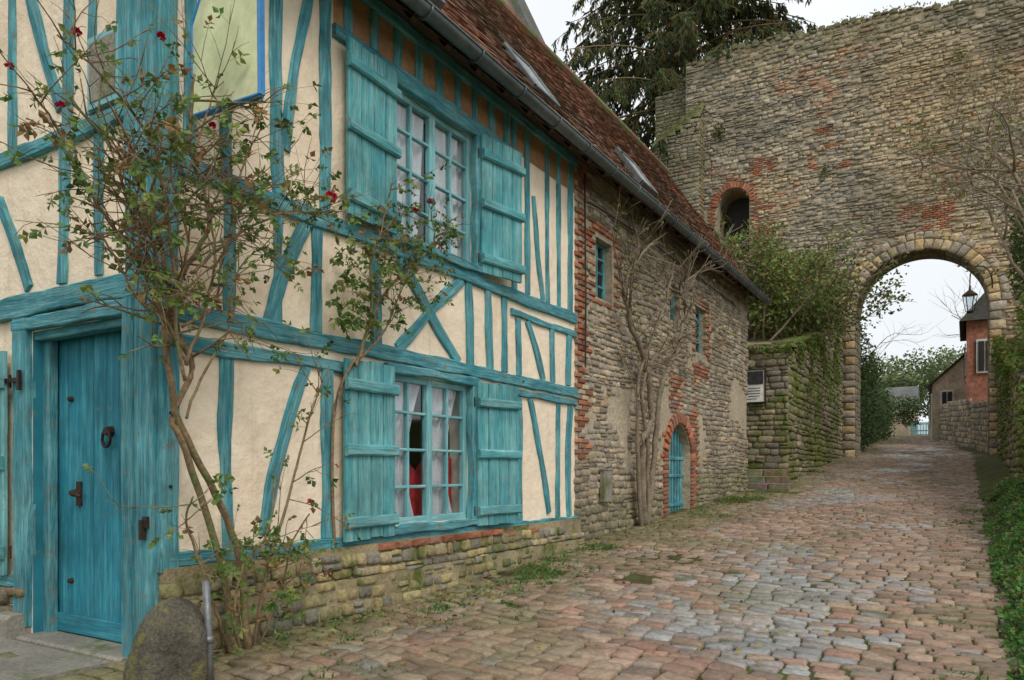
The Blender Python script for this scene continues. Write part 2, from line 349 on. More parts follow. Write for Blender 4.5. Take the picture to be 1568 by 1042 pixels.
for i in range(nb):
    x0=DL+i*bw; d.beam((x0+bw/2,Y0+.17,-1.14),(x0+bw/2,Y0+.17,.97),(0,-1,0),bw-.012,-.02,U(.018,.028),wob=.001,ch=.010)
d.beam((DL,Y0+.17,-1.08),(-.30,Y0+.17,-1.08),(0,-1,0),.13,.0,.045,wob=.002)
d.obj('plank_door',M['door'],H)
d=MB(); d.beam((DL+.03,Y0+.13,-1.15),(DL+.03,Y0+.13,.97),(0,-1,0),.09,0,.06,wob=.003); d.beam((-.30,Y0+.13,-1.15),(-.30,Y0+.13,.97),(0,-1,0),.06,0,.06,wob=.003)
d.beam((DL-.02,Y0+.10,.95),(-.3,Y0+.10,.95),(0,-1,0),.07,0,.09,wob=.002); d.obj('door_frame',M['timber'],H)
d=MB()
cx,cz,yy=-.72,.26,Y0+.10
ring=[(cx+.045*math.sin(a),yy+.01,cz-.05+.055*math.cos(a)) for a in [i*math.pi/8 for i in range(17)]]
d.tube(ring,.011,6); d.tube([(cx,Y0+.15,cz),(cx,yy,cz)],[.04,.025],10)
d.tube([(-1.10,Y0+.15,-.16),(-1.10,Y0+.08,-.16)],[.035,.02],8); d.tube([(-1.10,Y0+.09,-.16),(-.98,Y0+.085,-.18)],[.012,.012],6); d.box(-1.13,-1.07,Y0+.135,Y0+.15,-.25,-.08)
for z in (.5,-.78): d.tube([(-1.20,Y0+.15,z),(-1.20,Y0+.12,z)],[.022,.016],8)
d.box(DL-.28,DL-.05,Y0-.075,Y0-.06,.62,.65); d.box(DL-.06,DL-.03,Y0-.08,Y0-.06,.56,.70)
d.box(-.05,.0,Y0-.065,Y0-.048,-.35,-.28); d.box(-.06,-.03,Y0-.08,Y0-.05,-.42,-.30)
for (yy,zz) in [(2.84,-.1),(2.84,.9),(2.84,.35),(4.2,.98),(7.1,.97)]: d.tube([(.045,yy,zz),(.06,yy,zz)],[.012,.008],6)
d.obj('door_ironwork',M['iron'],H)
def shutter(hy,z0,z1,wd,sgn,ang,name,plane='f'):
    s=MB(); ca,sa=math.cos(ang),math.sin(ang)
    if plane=='f':
        P=lambda u,z:(.055+u*sa,hy+sgn*u*ca,z); n=V((ca,-sgn*sa,0))
    else:
        P=lambda u,z:(hy+sgn*u*ca,Y0-.055-u*sa,z); n=V((0,-1,0))
    npk=4; pw=wd/npk
    for i in range(npk):
        dz=U(-.010,.010)
        s.beam(P(pw*(i+.5),z0+dz),P(pw*(i+.5),z1+dz),n,pw-.007,0,.030+U(-.004,.004),wob=.002,ch=.006)
    hh=z1-z0
    for fz in (.10,.50,.86):
        s.beam(P(-.01,z0+hh*fz),P(wd+.012,z0+hh*fz+U(-.008,.008)),n,.09,.028,.068+U(-.003,.003),wob=.003,ch=.014)
    s.obj(name,M['shutter'],H)
    s=MB()
    for fz in (.10,.86): s.tube([P(-.03,z0+hh*fz-.04),P(-.03,z0+hh*fz+.05)],.012,6)
    s.obj(name+'_hinges',M['iron'],H)
shutter(4.90,-.55,.87,.62,-1,.05,'shutter_lower_left'); shutter(6.17,-.55,.87,.62,1,.16,'shutter_lower_right')
shutter(4.93,1.99,3.36,.62,-1,.05,'shutter_upper_left'); shutter(6.24,1.97,3.34,.62,1,.16,'shutter_upper_right')
shutter(DL-.23,-.75,.85,.60,-1,.0,'shutter_end_wall','e')
def window(h,tag,drape):
    y0,y1,z0,z1=h; f=MB(); X=-.07; n=(1,0,0)
    def b(a,c,e,g_,wd,d1=.03): f.beam((X,a,c),(X,e,g_),n,wd,-.02,d1,wob=.001,ch=.006,seg=.6)
    mid=(y0+y1)/2
    for yy in (y0+.03,mid,y1-.03): b(yy,z0,yy,z1,.06 if yy!=mid else .085,.034)
    for zz in (z0+.03,z1-.03): b(y0+.06,zz,mid-.043,zz,.065); b(mid+.043,zz,y1-.06,zz,.065)
    for (a,c) in ((y0+.06,mid-.043),(mid+.043,y1-.06)):
        b((a+c)/2,z0+.063,(a+c)/2,z1-.063,.026,.024)
        for k in (1,2,3):
            zz=z0+(z1-z0)*k/4; b(a,zz,c,zz,.026,.020)
    f.obj(tag+'_window_sashes',M['sash'],H)
    gm=MB(); gm.quad((X-.005,y0,z0),(X-.005,y1,z0),(X-.005,y1,z1),(X-.005,y0,z1)); gm.obj(tag+'_window_glass',M['glass'],H)
    c=MB()
    for side in (0,1):
        ya,yb=(y0+.02,mid-.02) if side==0 else (mid+.02,y1-.02)
        NU,NV=36,24; vs=[];fs=[]
        for j in range(NV+1):
            v=j/NV; z=z1-v*(z1-z0)*.97
            if drape: span=lerp(1.0,.60,math.sin(min(v*1.5,1)*math.pi/2)) if v<.72 else lerp(.60,.85,(v-.72)/.28)
            else: span=.97-.12*v
            for i in range(NU+1):
                u=i/NU
                yy=(ya+(yb-ya)*u*span) if (side==0 or drape) else (yb-(yb-ya)*u*span)
                vs.append((X-.06+.018*math.sin(u*34+v*2+side)+.012*math.sin(u*13+3*v),yy,z))
        for j in range(NV):
            for i in range(NU): k=j*(NU+1)+i; fs.append((k,k+1,k+NU+2,k+NU+1))
        c.add(vs,fs)
    c.obj(tag+'_lace_curtains',M['white'],H,smooth=True)
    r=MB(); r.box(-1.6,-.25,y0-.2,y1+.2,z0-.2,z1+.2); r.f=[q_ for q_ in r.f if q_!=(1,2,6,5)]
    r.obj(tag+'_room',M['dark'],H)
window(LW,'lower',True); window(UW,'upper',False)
r=MB(); vs=[];fs=[]
for j in range(9):
    for i in range(49):
        u=i/48; vs.append((-.20+.02*math.sin(u*44),lerp(4.97,6.1,u),lerp(-.46,.12+.08*math.sin(u*9)+.05*math.sin(u*23),j/8)))
for j in range(8):
    for i in range(48): k=j*49+i; fs.append((k,k+1,k+50,k+49))
r.add(vs,fs); r.obj('red_inner_curtain',M['red'],H,smooth=True)
# eaves, roof, gutter
EX,EZ=.37,3.78; RX,RZ=-1.95,7.12; YE=17.1
sl=V((RX-EX,0,RZ-EZ)); SL=sl.length; sl.normalize(); nr=V((-sl.z,0,sl.x)); nr=nr if nr.z>0 else -nr
rf=MB()
def RP(s_,y,h): p=V((EX,0,EZ))+sl*s_+nr*h; return (p.x,y,p.z)
row=0;s_=-.03
skl=[(5.0,5.5,.5,1.2),(7.2,7.75,.5,1.2),(10.4,11.0,.5,1.2)]
while s_<SL:
    y=2.35+(row%2)*.085
    while y<YE:
        if any(k[0]<y+.08<k[1] and k[2]<s_+.05<k[3] for k in skl): y+=.17; continue
        l=U(.022,.044)+ns(y,s_,0,.5)*.01; l2=l+U(-.010,.010)
        col=R.choice([(.21,.095,.06),(.25,.11,.065),(.17,.085,.06),(.28,.135,.08),(.13,.08,.06),(.31,.16,.10)])
        dk=clamp(.5+ns(y,s_,5,.5),0,1); col=mixc(col,(.10,.085,.06),dk*.6)
        sag=ns(y,0,30,.25)*.06
        rf.add([RP(s_,y+.004,l+sag),RP(s_,y+.166,l2+sag),RP(s_+.17,y+.164,.008+sag),RP(s_+.17,y+.006,.008+sag),RP(s_,y+.004,l-.016+sag),RP(s_,y+.166,l2-.016+sag)],
               [(0,1,2,3),(4,5,1,0),(5,2,1),(4,0,3)],col)
        y+=.17
    s_+=.115; row+=1
y=2.3
while y<YE:
    rf.tube([(RX,y,RZ+ns(y,0,30,.25)*.06),(RX,y+.36,RZ+.01+ns(y,0,30,.25)*.06)],[.11,.10],8,R.choice([(.22,.11,.07),(.18,.1,.06),(.14,.14,.06)])); y+=.34
rf.obj('roof_tiles',M['tile'],H)
rb=MB(); rb.quad(RP(-.03,2.35,-.07),RP(-.03,YE,-.07),RP(SL,YE,-.07),RP(SL,2.35,-.07))
rb.quad((RX,2.35,RZ-.02),(RX,YE,RZ-.02),(-5.2,YE,3.8),(-5.2,2.35,3.8))
y=2.5
while y<17.0:
    rb.beam((.31,y,3.75),(-.1,y,4.3),(0,1,0),.10,-.035,.035,wob=.003); y+=.48
rb.quad((.03,2.35,3.90),(.33,2.35,3.76),(.33,YE,3.76),(.03,YE,3.90))
rb.obj('eaves_rafters',M['wood'],H)
gt=MB(); vs=[];fs=[]; NA=8; GX,GZ=.44,3.74
for i,y in enumerate([2.3+k*.495 for k in range(31)]):
    sg=ns(y,0,77,.4)*.02
    for rr in (.072,.065):
        for k in range(NA+1):
            an=math.pi+math.pi*k/NA; vs.append((GX+rr*math.cos(an),y,GZ+sg+rr*math.sin(an)))
W=2*(NA+1)
for i in range(30):
    for k in range(W-1):
        if k==NA: continue
        fs.append((i*W+k,i*W+k+1,(i+1)*W+k+1,(i+1)*W+k))
gt.add(vs,fs)
gt.tube([(GX+.073,2.3+k*.495,GZ+.005+ns(2.3+k*.495,0,77,.4)*.02) for k in range(31)],.011,6)
y=2.6
while y<17.0:
    gt.tube([(GX+.08*math.cos(math.pi+math.pi*k/8),y,GZ+.08*math.sin(math.pi+math.pi*k/8)) for k in range(9)],.009,5); y+=.75
gt.obj('gutter',M['zinc'],H,smooth=True)
sk=MB();sf=MB()
for k in skl:
    a=RP(k[2],k[0],.07);b=RP(k[2],k[1],.07);c=RP(k[3],k[1],.07);dd=RP(k[3],k[0],.07)
    sk.quad(a,b,c,dd)
    for (p,q_) in ((a,b),(b,c),(c,dd),(dd,a)): sf.beam(p,q_,nr,.05,-.06,.02,wob=0)
sk.obj('skylights',M['skylight'],H); sf.obj('skylight_frames',M['zinc'],H)
# plinth
def stonecol(a,b,pal,dark=0): 
    c=R.choice(pal); k=U(.7,1.2); return tuple(v*k for v in c)
palP=[(.38,.31,.17),(.43,.35,.19),(.31,.28,.22),(.26,.235,.195),(.47,.37,.19),(.35,.29,.18),(.23,.21,.17)]
p=MB(); topP=lambda a: interp([2.8,8.5],[-.59,-.66],a)
mp_=lambda a,b,h:(.05+h+.06*clamp((-.6-b)/.5,0,1),a,b)
rubble(p,mp_,2.74,8.5,-1.30,-.55,(.08,.24),(.06,.12),(.015,.045),lambda a,b:mixc(stonecol(a,b,palP),(.13,.14,.05),clamp(ns(a,b,0,1.2)*1.2+.08+(.4 if b<-.95 else 0),0,.8)),top=topP,k=.16,gap=.012)
mpe=lambda a,b,h:(a,Y0-.02-h,b)
rubble(p,mpe,-5,DL-.03,-1.35,-.83,(.15,.3),(.1,.16),(.02,.05),lambda a,b:stonecol(a,b,[(.25,.15,.11),(.22,.18,.14)]))
rubble(p,mpe,-.28,.05,-1.3,-1.12,(.12,.2),(.08,.12),(.02,.04),lambda a,b:stonecol(a,b,palP))
p.obj('stone_plinth',M['plinth'],H,smooth=True)
p=MB(); p.box(-.28,.065,2.79,8.5,-1.4,-.60); p.box(-.27,.115,2.80,8.5,-1.4,-.85); p.obj('plinth_mortar_core',M['plinth_mortar'],H)
bk=MB(); 
def bcol(a=0,b=0): k=U(.65,1.15); c=R.choice([(.40,.16,.085),(.33,.13,.075),(.44,.21,.12),(.29,.155,.11)]); return tuple(v*k for v in c)
a=4.7
while a<6.6:
    mbw=.215; bk.stone(mf,a+mbw/2,-.635,mbw-.012,.06,.10,bcol(),k=.08,jit=.03); a+=mbw
for a in (3.35,3.6,6.8,7.3): bk.stone(mf,a,-.67,.2,.06,.09,bcol(),k=.08,jit=.05)
# ------------------------------------------------------------ stone part of the house
SH=H
W1=(9.08,9.62,2.30,3.10); W2=(13.35,14.0,2.15,3.0); W3=(12.0,12.5,2.5,3.1)
adc,adr=12.45,.60
def inarch(a,b,g_=0): 
    return (abs(a-adc)<adr+g_ and b<.18) or (b>=.18 and (a-adc)**2+(b-.18)**2<(adr+g_)**2)
s=MB()
palS=[(.46,.38,.27),(.40,.34,.25),(.51,.42,.30),(.33,.29,.23),(.44,.34,.215),(.37,.325,.26),(.28,.24,.19)]
def scol(a,b):
    c=stonecol(a,b,palS)
    if b<interp([8,17],[-.5,.1],a): c=mixc(c,(.17,.17,.08),.55)
    return mixc(c,(.20,.17,.12),clamp(ns(a,b,66,.8)*1.3-.1,0,.5))
def brickzone(a,b):
    if 8.44<a<8.80+.12*math.sin(b*9) and b>.15: return True
    for h in (W1,W2):
        if h[0]-.2<a<h[1]+.2 and h[2]-.12<b<h[3]+.2: return True
    if inarch(a,b,.24) : return True
    if 13.2<a<14.1 and 1.0<b<1.9 and ns(a,b,3,1.2)>.0: return True
    if 12.0<a<12.6 and .95<b<1.6: return True
    if 13.0<a<13.5 and -.4<b<1.0: return True
    return False
def hole(a,b,g_=.03):
    for h in (W1,W2,W3):
        if h[0]-g_<a<h[1]+g_ and h[2]-g_<b<h[3]+g_: return True
    return inarch(a,b,g_)
gb=lambda a:G(0,a)-.05
rubble(s,mf,8.42,17.10,-1.0,3.85,(.09,.25),(.055,.125),(.008,.036),scol,skip=lambda a,b:hole(a,b) or brickzone(a,b) or (ns(a,b,51,1.1)>.33 and b>.0),bot=gb,gap=.012,k=.2,jit=.12,wob=.06,miss=.02)
s.obj('rubble_walls',M['stone'],SH,smooth=True)
bz=-.9;ri=0
while bz<3.85:
    a=8.44+(.1 if ri%2 else 0); ri+=1
    while a<14.4:
        if brickzone(a+.1,bz+.03) and not hole(a+.1,bz+.03,.06) and not inarch(a+.1,bz+.03,.22): bk.stone(mf,a+.1,bz+.033,.19,.056,U(.02,.035),bcol() if R.random()<.8 else scol(a,bz),k=.08,jit=.04)
        a+=.205
    bz+=.069
for i in range(17):
    an=math.pi*(i+.5)/17
    ca,sa=math.cos(an),math.sin(an); rr=adr+.11
    mm=lambda a,b,h:(h,adc+ca*(rr+a)-sa*b,.18+sa*(rr+a)+ca*b)
    bk.stone(mm,0,0,.20,.095,.05,bcol(),k=.08,jit=.03)
zz=-.75
while zz<.16:
    for yy in (adc-adr-.1,adc+adr+.1): bk.stone(mf,yy,zz+.033,.19,.056,.045,bcol(),k=.08,jit=.03)
    zz+=.069
bk.obj('brick_dressings',M['brick'],SH)
w=MB()
holewall(w,mf,8.462,17.05,-1.3,4.1,[W1,W2,W3,(adc-adr,adc+adr,-1.3,.79)])
for h in (W1,W2,W3): reveals(w,mf,h,.25)
NA=14
for i in range(NA):
    a0=math.pi*i/NA;a1=math.pi*(i+1)/NA
    P=lambda an,h:(h,adc+adr*math.cos(an),.18+adr*math.sin(an))
    w.quad(P(a0,0),P(a1,0),P(a1,-.3),P(a0,-.3))
    w.quad(P(a0,0),P(a1,0),(0,adc+adr*math.cos(a1),.79),(0,adc+adr*math.cos(a0),.79))
for yy in (adc-adr,adc+adr): w.quad((0,yy,-1.3),(0,yy,.18),(-.3,yy,.18),(-.3,yy,-1.3))
w.quad((0,17.05,-1.3),(-5,17.05,-1.3),(-5,17.05,4.1),(0,17.05,4.1))
w.obj('mortar_walls',M['mortar'],SH)
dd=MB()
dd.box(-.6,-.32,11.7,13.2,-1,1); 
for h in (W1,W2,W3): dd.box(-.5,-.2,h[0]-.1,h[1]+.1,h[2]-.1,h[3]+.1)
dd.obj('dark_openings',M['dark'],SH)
dd=MB()
for i in range(8):
    yy=adc-adr+.08+i*(2*adr-.16)/7; zt=.18+math.sqrt(max(0,adr**2-(yy-adc)**2))
    dd.beam((-.15,yy,-.78),(-.15,yy,zt),(1,0,0),.05 if i%7 else .09,-.015,.02,wob=.001)
for zz in (-.6,-.1,.2): dd.beam((-.15,adc-adr,zz),(-.15,adc+adr,zz),(1,0,0),.06,-.01,.03,wob=.001)
for h in (W1,W2,W3):
    for yy in (h[0]+.03,(h[0]+h[1])/2,h[1]-.03): dd.beam((-.12,yy,h[2]),(-.12,yy,h[3]),(1,0,0),.045,-.02,.02,wob=.001)
    for k in range(5): zz=h[2]+.02+(h[3]-h[2]-.04)*k/4; dd.beam((-.12,h[0],zz),(-.12,h[1],zz),(1,0,0),.03,-.02,.015,wob=.001)
dd.obj('blue_joinery',M['timber'],SH)
q=MB(); q.box(.03,.09,9.15,9.42,-.42,.0); q.box(.03,.10,9.13,9.44,.0,.02); q.obj('meter_box',M['concrete'],SH)
q=MB(); q.tube([(.07,8.62,1.3),(.07,8.63,2.2),(.07,8.60,3.75)],.012,6); q.tube([(.06,8.6,3.4),(.06,9.0,3.45),(.06,11,3.5),(.06,16,3.45)],.010,5); q.obj('wall_cable',M['iron'],SH)

# ------------------------------------------------------------ doorstep, bollard, post
q=MB()
q.beam((-3.2,2.35,-1.20),(-.25,2.35,-1.20),(0,0,1),.62,-.15,.035,wob=.004,ch=.02)
q.beam((DL-.25,2.72,-1.17),(DL-.02,2.72,-1.17),(0,0,1),.20,-.1,.16,wob=.004,ch=.03)
q.beam((DL,2.80,-1.17),(-.2,2.80,-1.17),(0,0,1),.26,-.15,.02,wob=.003,ch=.015)
q.obj('doorstep',M['concrete'])
q=MB(); vs=[];fs=[]; NU,NV=36,22
bx,by=.36,2.60; bz=G(bx,by)-.06
for j in range(NV+1):
    v=j/NV; 
    for i in range(NU):
        an=2*math.pi*i/NU
        rr=.225*(1-.22*v**2.0)*(math.sqrt(max(0,1-max(0,(v-.5)/.5)**2.4)) if v>.5 else 1)
        rr*=1+.16*ns(math.cos(an)*1.3,math.sin(an)*1.3,v*1.5)+.05*ns(math.cos(an)*4,math.sin(an)*4,v*5)
        vs.append((bx+rr*math.cos(an)+.03*v,by+rr*math.sin(an)*.9+.03*v,bz+.54*v))
for j in range(NV):
    for i in range(NU): fs.append((j*NU+i,j*NU+(i+1)%NU,(j+1)*NU+(i+1)%NU,(j+1)*NU+i))
q.add(vs,fs); q.obj('stone_bollard',M['bollard'],smooth=True)
q=MB(); px,py=.58,2.72
q.tube([(px,py,-1.3),(px-.01,py,-.95),(px-.03,py-.005,-.62)],.022,10); q.tube([(px-.01,py,-.97),(px-.012,py,-.93)],.027,10)
q.obj('steel_post',M['steel'],smooth=True)

# ------------------------------------------------------------ hanging sign
S=empty('hanging_sign')
pts=[(.10,2.19),(.71,2.17),(.70,3.05),(.27,3.05),(.10,2.75)]
def poly(mb,pts,y0,y1):
    n=len(pts); vs=[(x,y0,z) for x,z in pts]+[(x,y1,z) for x,z in pts]
    mb.add(vs,[tuple(range(n)),tuple(range(2*n-1,n-1,-1))]+[(i,(i+1)%n,n+(i+1)%n,n+i) for i in range(n)])
q=MB(); poly(q,pts,2.95,2.98); q.obj('board',M['signface'],S)
q=MB()
for i in range(5):
    a=pts[i];b=pts[(i+1)%5]; q.beam((a[0],2.965,a[1]),(b[0],2.965,b[1]),(0,-1,0),.024,-.02,.022,wob=0)
q.obj('edge',M['signblue'],S)
q=MB(); q.tube([(.0,2.965,3.15),(.85,2.965,3.15)],.014,8); q.tube([(.2,2.965,3.15),(.2,2.965,2.93)],.005,5); q.tube([(.6,2.965,3.15),(.6,2.965,3.06)],.005,5); q.tube([(0,2.965,3.5),(.3,2.965,3.35),(.8,2.965,3.15)],.01,6); q.obj('iron_bracket',M['iron'],S)

# ------------------------------------------------------------ roses
def jitter_path(pts,n,amp):
    P=[V(p) for p in pts]; out=[]
    for i in range(len(P)-1):
        p0=P[max(i-1,0)];p1=P[i];p2=P[i+1];p3=P[min(i+2,len(P)-1)]
        for k in range(n):
            t_=k/n; t2=t_*t_;t3=t2*t_
            q_=.5*((2*p1)+(-p0+p2)*t_+(2*p0-5*p1+4*p2-p3)*t2+(-p0+3*p1-3*p2+p3)*t3)
            out.append(q_+V((U(-1,1),U(-1,1),U(-1,1)))*amp)
    out.append(P[-1]); return out
roseleaf=[(.14,.23,.05),(.10,.18,.04),(.19,.27,.06),(.26,.28,.08),(.26,.15,.06),(.08,.14,.04),(.16,.25,.08)]
def compound(mb,p,d,size,cols,n=5):
    d=V(d).normalized(); sd=d.cross(V((U(-1,1),U(-1,1),U(-1,1)))).normalized(); c=R.choice(cols); k=U(.7,1.3); c=tuple(v*k for v in c)
    mb.tube([p,V(p)+d*size*1.6],.0012,3,c)
    mb.leaf(V(p)+d*size*1.6,d+V((0,0,-.2)),size,size*.8,c)
    for t_,s_ in ((1.35,1),(1.35,-1),(.75,1),(.75,-1))[:n-1]:
        mb.leaf(V(p)+d*size*t_,sd*s_+d*.4+V((0,0,-.25)),size*.9,size*.7,tuple(v*U(.85,1.15) for v in c))
def grow(stem,leaf,path,r0,r1,ntw,twl,size,cols,lden=1.0,out=(1,0,0),sub=True,tmin=.25,nsub=2,up=0):
    n=len(path); rad=[lerp(r0,r1,i/(n-1)) for i in range(n)]
    stem.tube(path,rad,7)
    for k in range(ntw):
        i=int(lerp(tmin,.98,R.random())*(n-1)); p=path[i]
        d=V((U(-.2,.9)*out[0]+U(-.3,.3),U(-1,1),U(-.3,1.0)+up)).normalized(); L=U(.3,1)*twl
        tw=[p]; 
        for j in range(1,6):
            d=(d+V((U(-.2,.2),U(-.25,.25),U(-.22,.2)))).normalized(); q_=tw[-1]+d*L/5
            q_.x=max(q_.x,.07); tw.append(q_)
        stem.tube(tw,[r1*.9*(1-.13*j) for j in range(6)],5)
        if sub:
            for _ in range(nsub):
                j=R.randint(2,4); d2=(d+V((U(-.7,.7),U(-.9,.9),U(-.6,.6)))).normalized()
                q0=tw[j]; st=[q0,q0+d2*L*.2,q0+d2*L*.38+V((0,0,U(-.04,.04)))]
                stem.tube(st,[r1*.5,r1*.4,r1*.3],4)
                if R.random()<lden: compound(leaf,st[2],d2+V((0,0,-.3)),size*U(.7,1.2),cols,R.choice((3,5,5)))
        for j in range(1,6):
            if R.random()<lden*.5: compound(leaf,tw[j],d+V((U(-1,1),U(-1,1),U(-1,.3))),size*U(.6,1.2),cols,R.choice((3,5)))
def YZ(l,x0=.16,x1=.42): 
    n=len(l); return [V((lerp(x0,x1,i/max(1,n-1))+U(-.03,.03),a,b)) for i,(a,b) in enumerate(l)]
RB=empty('climbing_rose_bush'); st=MB(); lf=MB()
S1=[(3.18,-1.2),(3.09,-.65),(2.80,.11),(2.71,.30),(2.82,.61),(2.69,.82),(2.62,1.04),(2.55,1.34),(2.45,1.54),(2.36,1.68)]
S2=[(3.28,-1.2),(3.22,-.58),(3.02,-.16),(2.75,.27),(2.66,.6),(2.65,.86),(2.75,1.14),(2.88,1.44),(2.84,1.65),(2.75,1.86),(2.73,2.26)]
S3=[(3.18,-1.2),(3.02,-.92),(2.88,-.62),(2.75,-.30),(2.73,-.15)]
S3b=[(3.22,-1.2),(3.1,-.95),(3.15,-.6),(3.3,-.4),(3.35,-.05)]
S4=[(3.33,-1.2),(3.43,-.69),(3.67,-.09),(3.78,.36),(3.95,.75)]
S4c=[(3.33,-1.2),(3.5,-.8),(3.55,-.5),(3.7,-.3)]
S5=[(2.62,1.04),(2.43,1.13),(2.22,1.32),(2.08,1.48),(1.96,1.69),(1.84,1.80)]
S6=[(2.62,.81),(2.40,.92),(2.28,1.1),(2.15,1.27)]
S7=[(2.68,.9),(2.61,1.26),(2.51,1.70),(2.36,1.92),(2.11,2.08),(1.99,2.13)]
S8=[(2.75,1.14),(3.02,1.39),(3.28,1.58),(3.6,1.76),(3.9,1.8)]
S9=[(2.8,1.41),(3.02,1.67),(3.16,1.96),(3.28,2.2)]
S10=[(2.69,.82),(2.93,.98),(3.0,1.27),(3.07,1.56),(3.11,1.78)]
S11=[(2.55,1.34),(2.71,1.73),(2.8,2.0),(2.93,2.31)]
S12=[(2.66,.7),(2.5,1.0),(2.4,1.3),(2.42,1.6),(2.3,1.9)]
S13=[(2.64,.9),(2.45,1.25),(2.30,1.55),(2.2,1.8),(2.22,2.1)]
S14=[(2.70,.6),(2.86,.95),(2.92,1.3),(2.86,1.6),(2.95,1.9)]
S15=[(2.7,.5),(2.62,.9),(2.7,1.3),(2.60,1.7),(2.66,2.1)]
S16=[(2.72,.6),(2.55,.9),(2.5,1.2),(2.35,1.45),(2.15,1.55)]
S17=[(2.75,.3),(2.9,.6),(3.05,.85),(3.1,1.2),(3.25,1.4)]
for (l,r0,r1,nt_,x0,x1,den,tm) in [(S1,.024,.010,28,.18,.40,.28,.4),(S2,.026,.008,28,.2,.40,.28,.4),(S3,.013,.005,9,.2,.4,.55,.3),(S3b,.010,.005,10,.25,.4,.8,.3),(S4,.014,.005,12,.2,.25,.7,.25),(S4c,.009,.005,8,.25,.35,.8,.3),
        (S5,.012,.0045,22,.40,.45,.38,.2),(S6,.010,.0045,16,.38,.40,.38,.2),(S7,.012,.0045,26,.38,.42,.38,.2),(S8,.011,.0045,24,.38,.25,.6,.2),
        (S9,.009,.004,18,.38,.35,.55,.2),(S10,.010,.0045,18,.38,.3,.55,.2),(S11,.010,.004,20,.4,.38,.45,.2),(S12,.010,.004,22,.38,.40,.38,.2),(S13,.010,.004,22,.38,.40,.38,.2),(S14,.010,.004,20,.38,.36,.5,.2),
        (S15,.011,.005,12,.38,.42,.25,.3),(S16,.010,.005,12,.38,.42,.3,.3),(S17,.009,.0045,12,.3,.3,.5,.3)]:
    grow(st,lf,jitter_path(YZ(l,x0,x1),5,.006),r0,r1,nt_,.54,.048,roseleaf,den,tmin=tm)
for i in range(30): compound(lf,V((U(.3,.5),U(3.0,3.5),U(-1.1,-.5))),(U(-1,1),U(-1,1),U(-.2,1)),.045,roseleaf)
st.obj('rose_stems',M['bark'],RB,smooth=True); lf.obj('rose_leaves',M['leaf'],RB)
def bloom(mb,p,r,c):
    p=V(p)
    for i in range(26):
        d=V((U(-1,1),U(-1,1),U(-.3,1))).normalized(); mb.leaf(p+d*r*.15,d,r,r*1.1,tuple(v*U(.6,1.2) for v in c))
fl=MB()
for p_,r_,c_ in [((.32,3.92,1.95),.045,(.65,.01,.05)),((.46,2.05,2.15),.024,(.55,.02,.06)),((.46,2.5,2.35),.026,(.5,.01,.03)),((.48,1.96,1.75),.022,(.55,.02,.1)),((.36,3.68,-.22),.026,(.75,.1,.2)),((.36,2.9,2.05),.022,(.55,.02,.05)),((.45,1.75,1.85),.02,(.55,.02,.05))]: bloom(fl,p_,r_,c_)
fl.obj('rose_flowers',M['leaf'],RB)
RB2=empty('window_rose'); st=MB(); lf=MB()
A1=[(4.34,.80),(4.45,1.1),(4.62,1.4),(4.87,1.67),(5.2,1.95),(5.15,2.2)]
A2=[(4.36,.80),(4.50,1.25),(4.42,1.6),(4.55,1.9),(4.65,2.3)]
A3=[(4.34,.80),(4.62,1.1),(4.8,1.5),(5.0,1.7)]
st.tube(jitter_path([V((.04,4.245,-.62)),V((.05,4.20,0)),V((.05,4.235,.5)),V((.13,4.3,.78)),V((.15,4.34,.85))],4,.003),[.013]*17,6)
for l,r0,r1,n_ in ((A1,.016,.005,30),(A2,.012,.005,24),(A3,.010,.004,14)):
    grow(st,lf,jitter_path(YZ(l,.15,.28),5,.006),r0,r1,n_,.38,.047,roseleaf,.6,tmin=.3)
for i in range(60): compound(lf,V((U(.1,.28),U(4.7,5.4),U(1.40,2.25))),(U(0,1),U(-1,1),U(-1,.4)),.046,roseleaf)
for i in range(55): compound(lf,V((U(.1,.2),U(4.1,4.5),U(1.1,1.8))),(U(0,1),U(-1,1),U(-1,.1)),.06,roseleaf[:4])
st.obj('rose_stems',M['bark'],RB2,smooth=True); lf.obj('rose_leaves',M['leaf'],RB2)
fl=MB(); bloom(fl,(.3,5.1,2.28),.03,(.65,.1,.2)); bloom(fl,(.3,4.9,2.15),.024,(.55,.02,.08)); fl.obj('rose_flowers',M['leaf'],RB2)
VN=empty('wall_vine'); st=MB(); lf=MB()
V1=[(10.4,-.86),(10.27,.33),(10.67,.78),(10.4,1.52),(9.78,2.10),(9.6,2.6),(10.27,3.2),(11.2,3.7)]
V2=[(10.45,-.86),(10.8,.2),(10.95,1.17),(11.6,1.9),(12.2,2.65),(11.8,2.95),(13.3,3.6),(15,3.7)]
V3=[(10.5,-.86),(10.5,.2),(10.27,1.13),(10.95,1.79),(13.29,2.34),(15.53,2.54)]
V4=[(10.35,-.86),(10.1,.4),(10.2,1.4),(10.9,2.4),(11.5,3.3)]
V5=[(9.8,2.1),(9.3,2.7),(9.0,3.2)]
cols=[(.2,.22,.07),(.16,.19,.05),(.24,.2,.08)]
for l,r0,r1,n_ in ((V1,.06,.014,26),(V2,.05,.014,34),(V3,.034,.009,28),(V4,.036,.010,18),(V5,.02,.007,8)):
    grow(st,lf,jitter_path(YZ(l,.16,.26),5,.018),r0,r1,n_,.95,.05,cols,.22,tmin=.42,out=(.5,0,0),up=.1,nsub=3)
st.obj('vine_stems',M['bark2'],VN,smooth=True); lf.obj('vine_leaves',M['leaf'],VN)

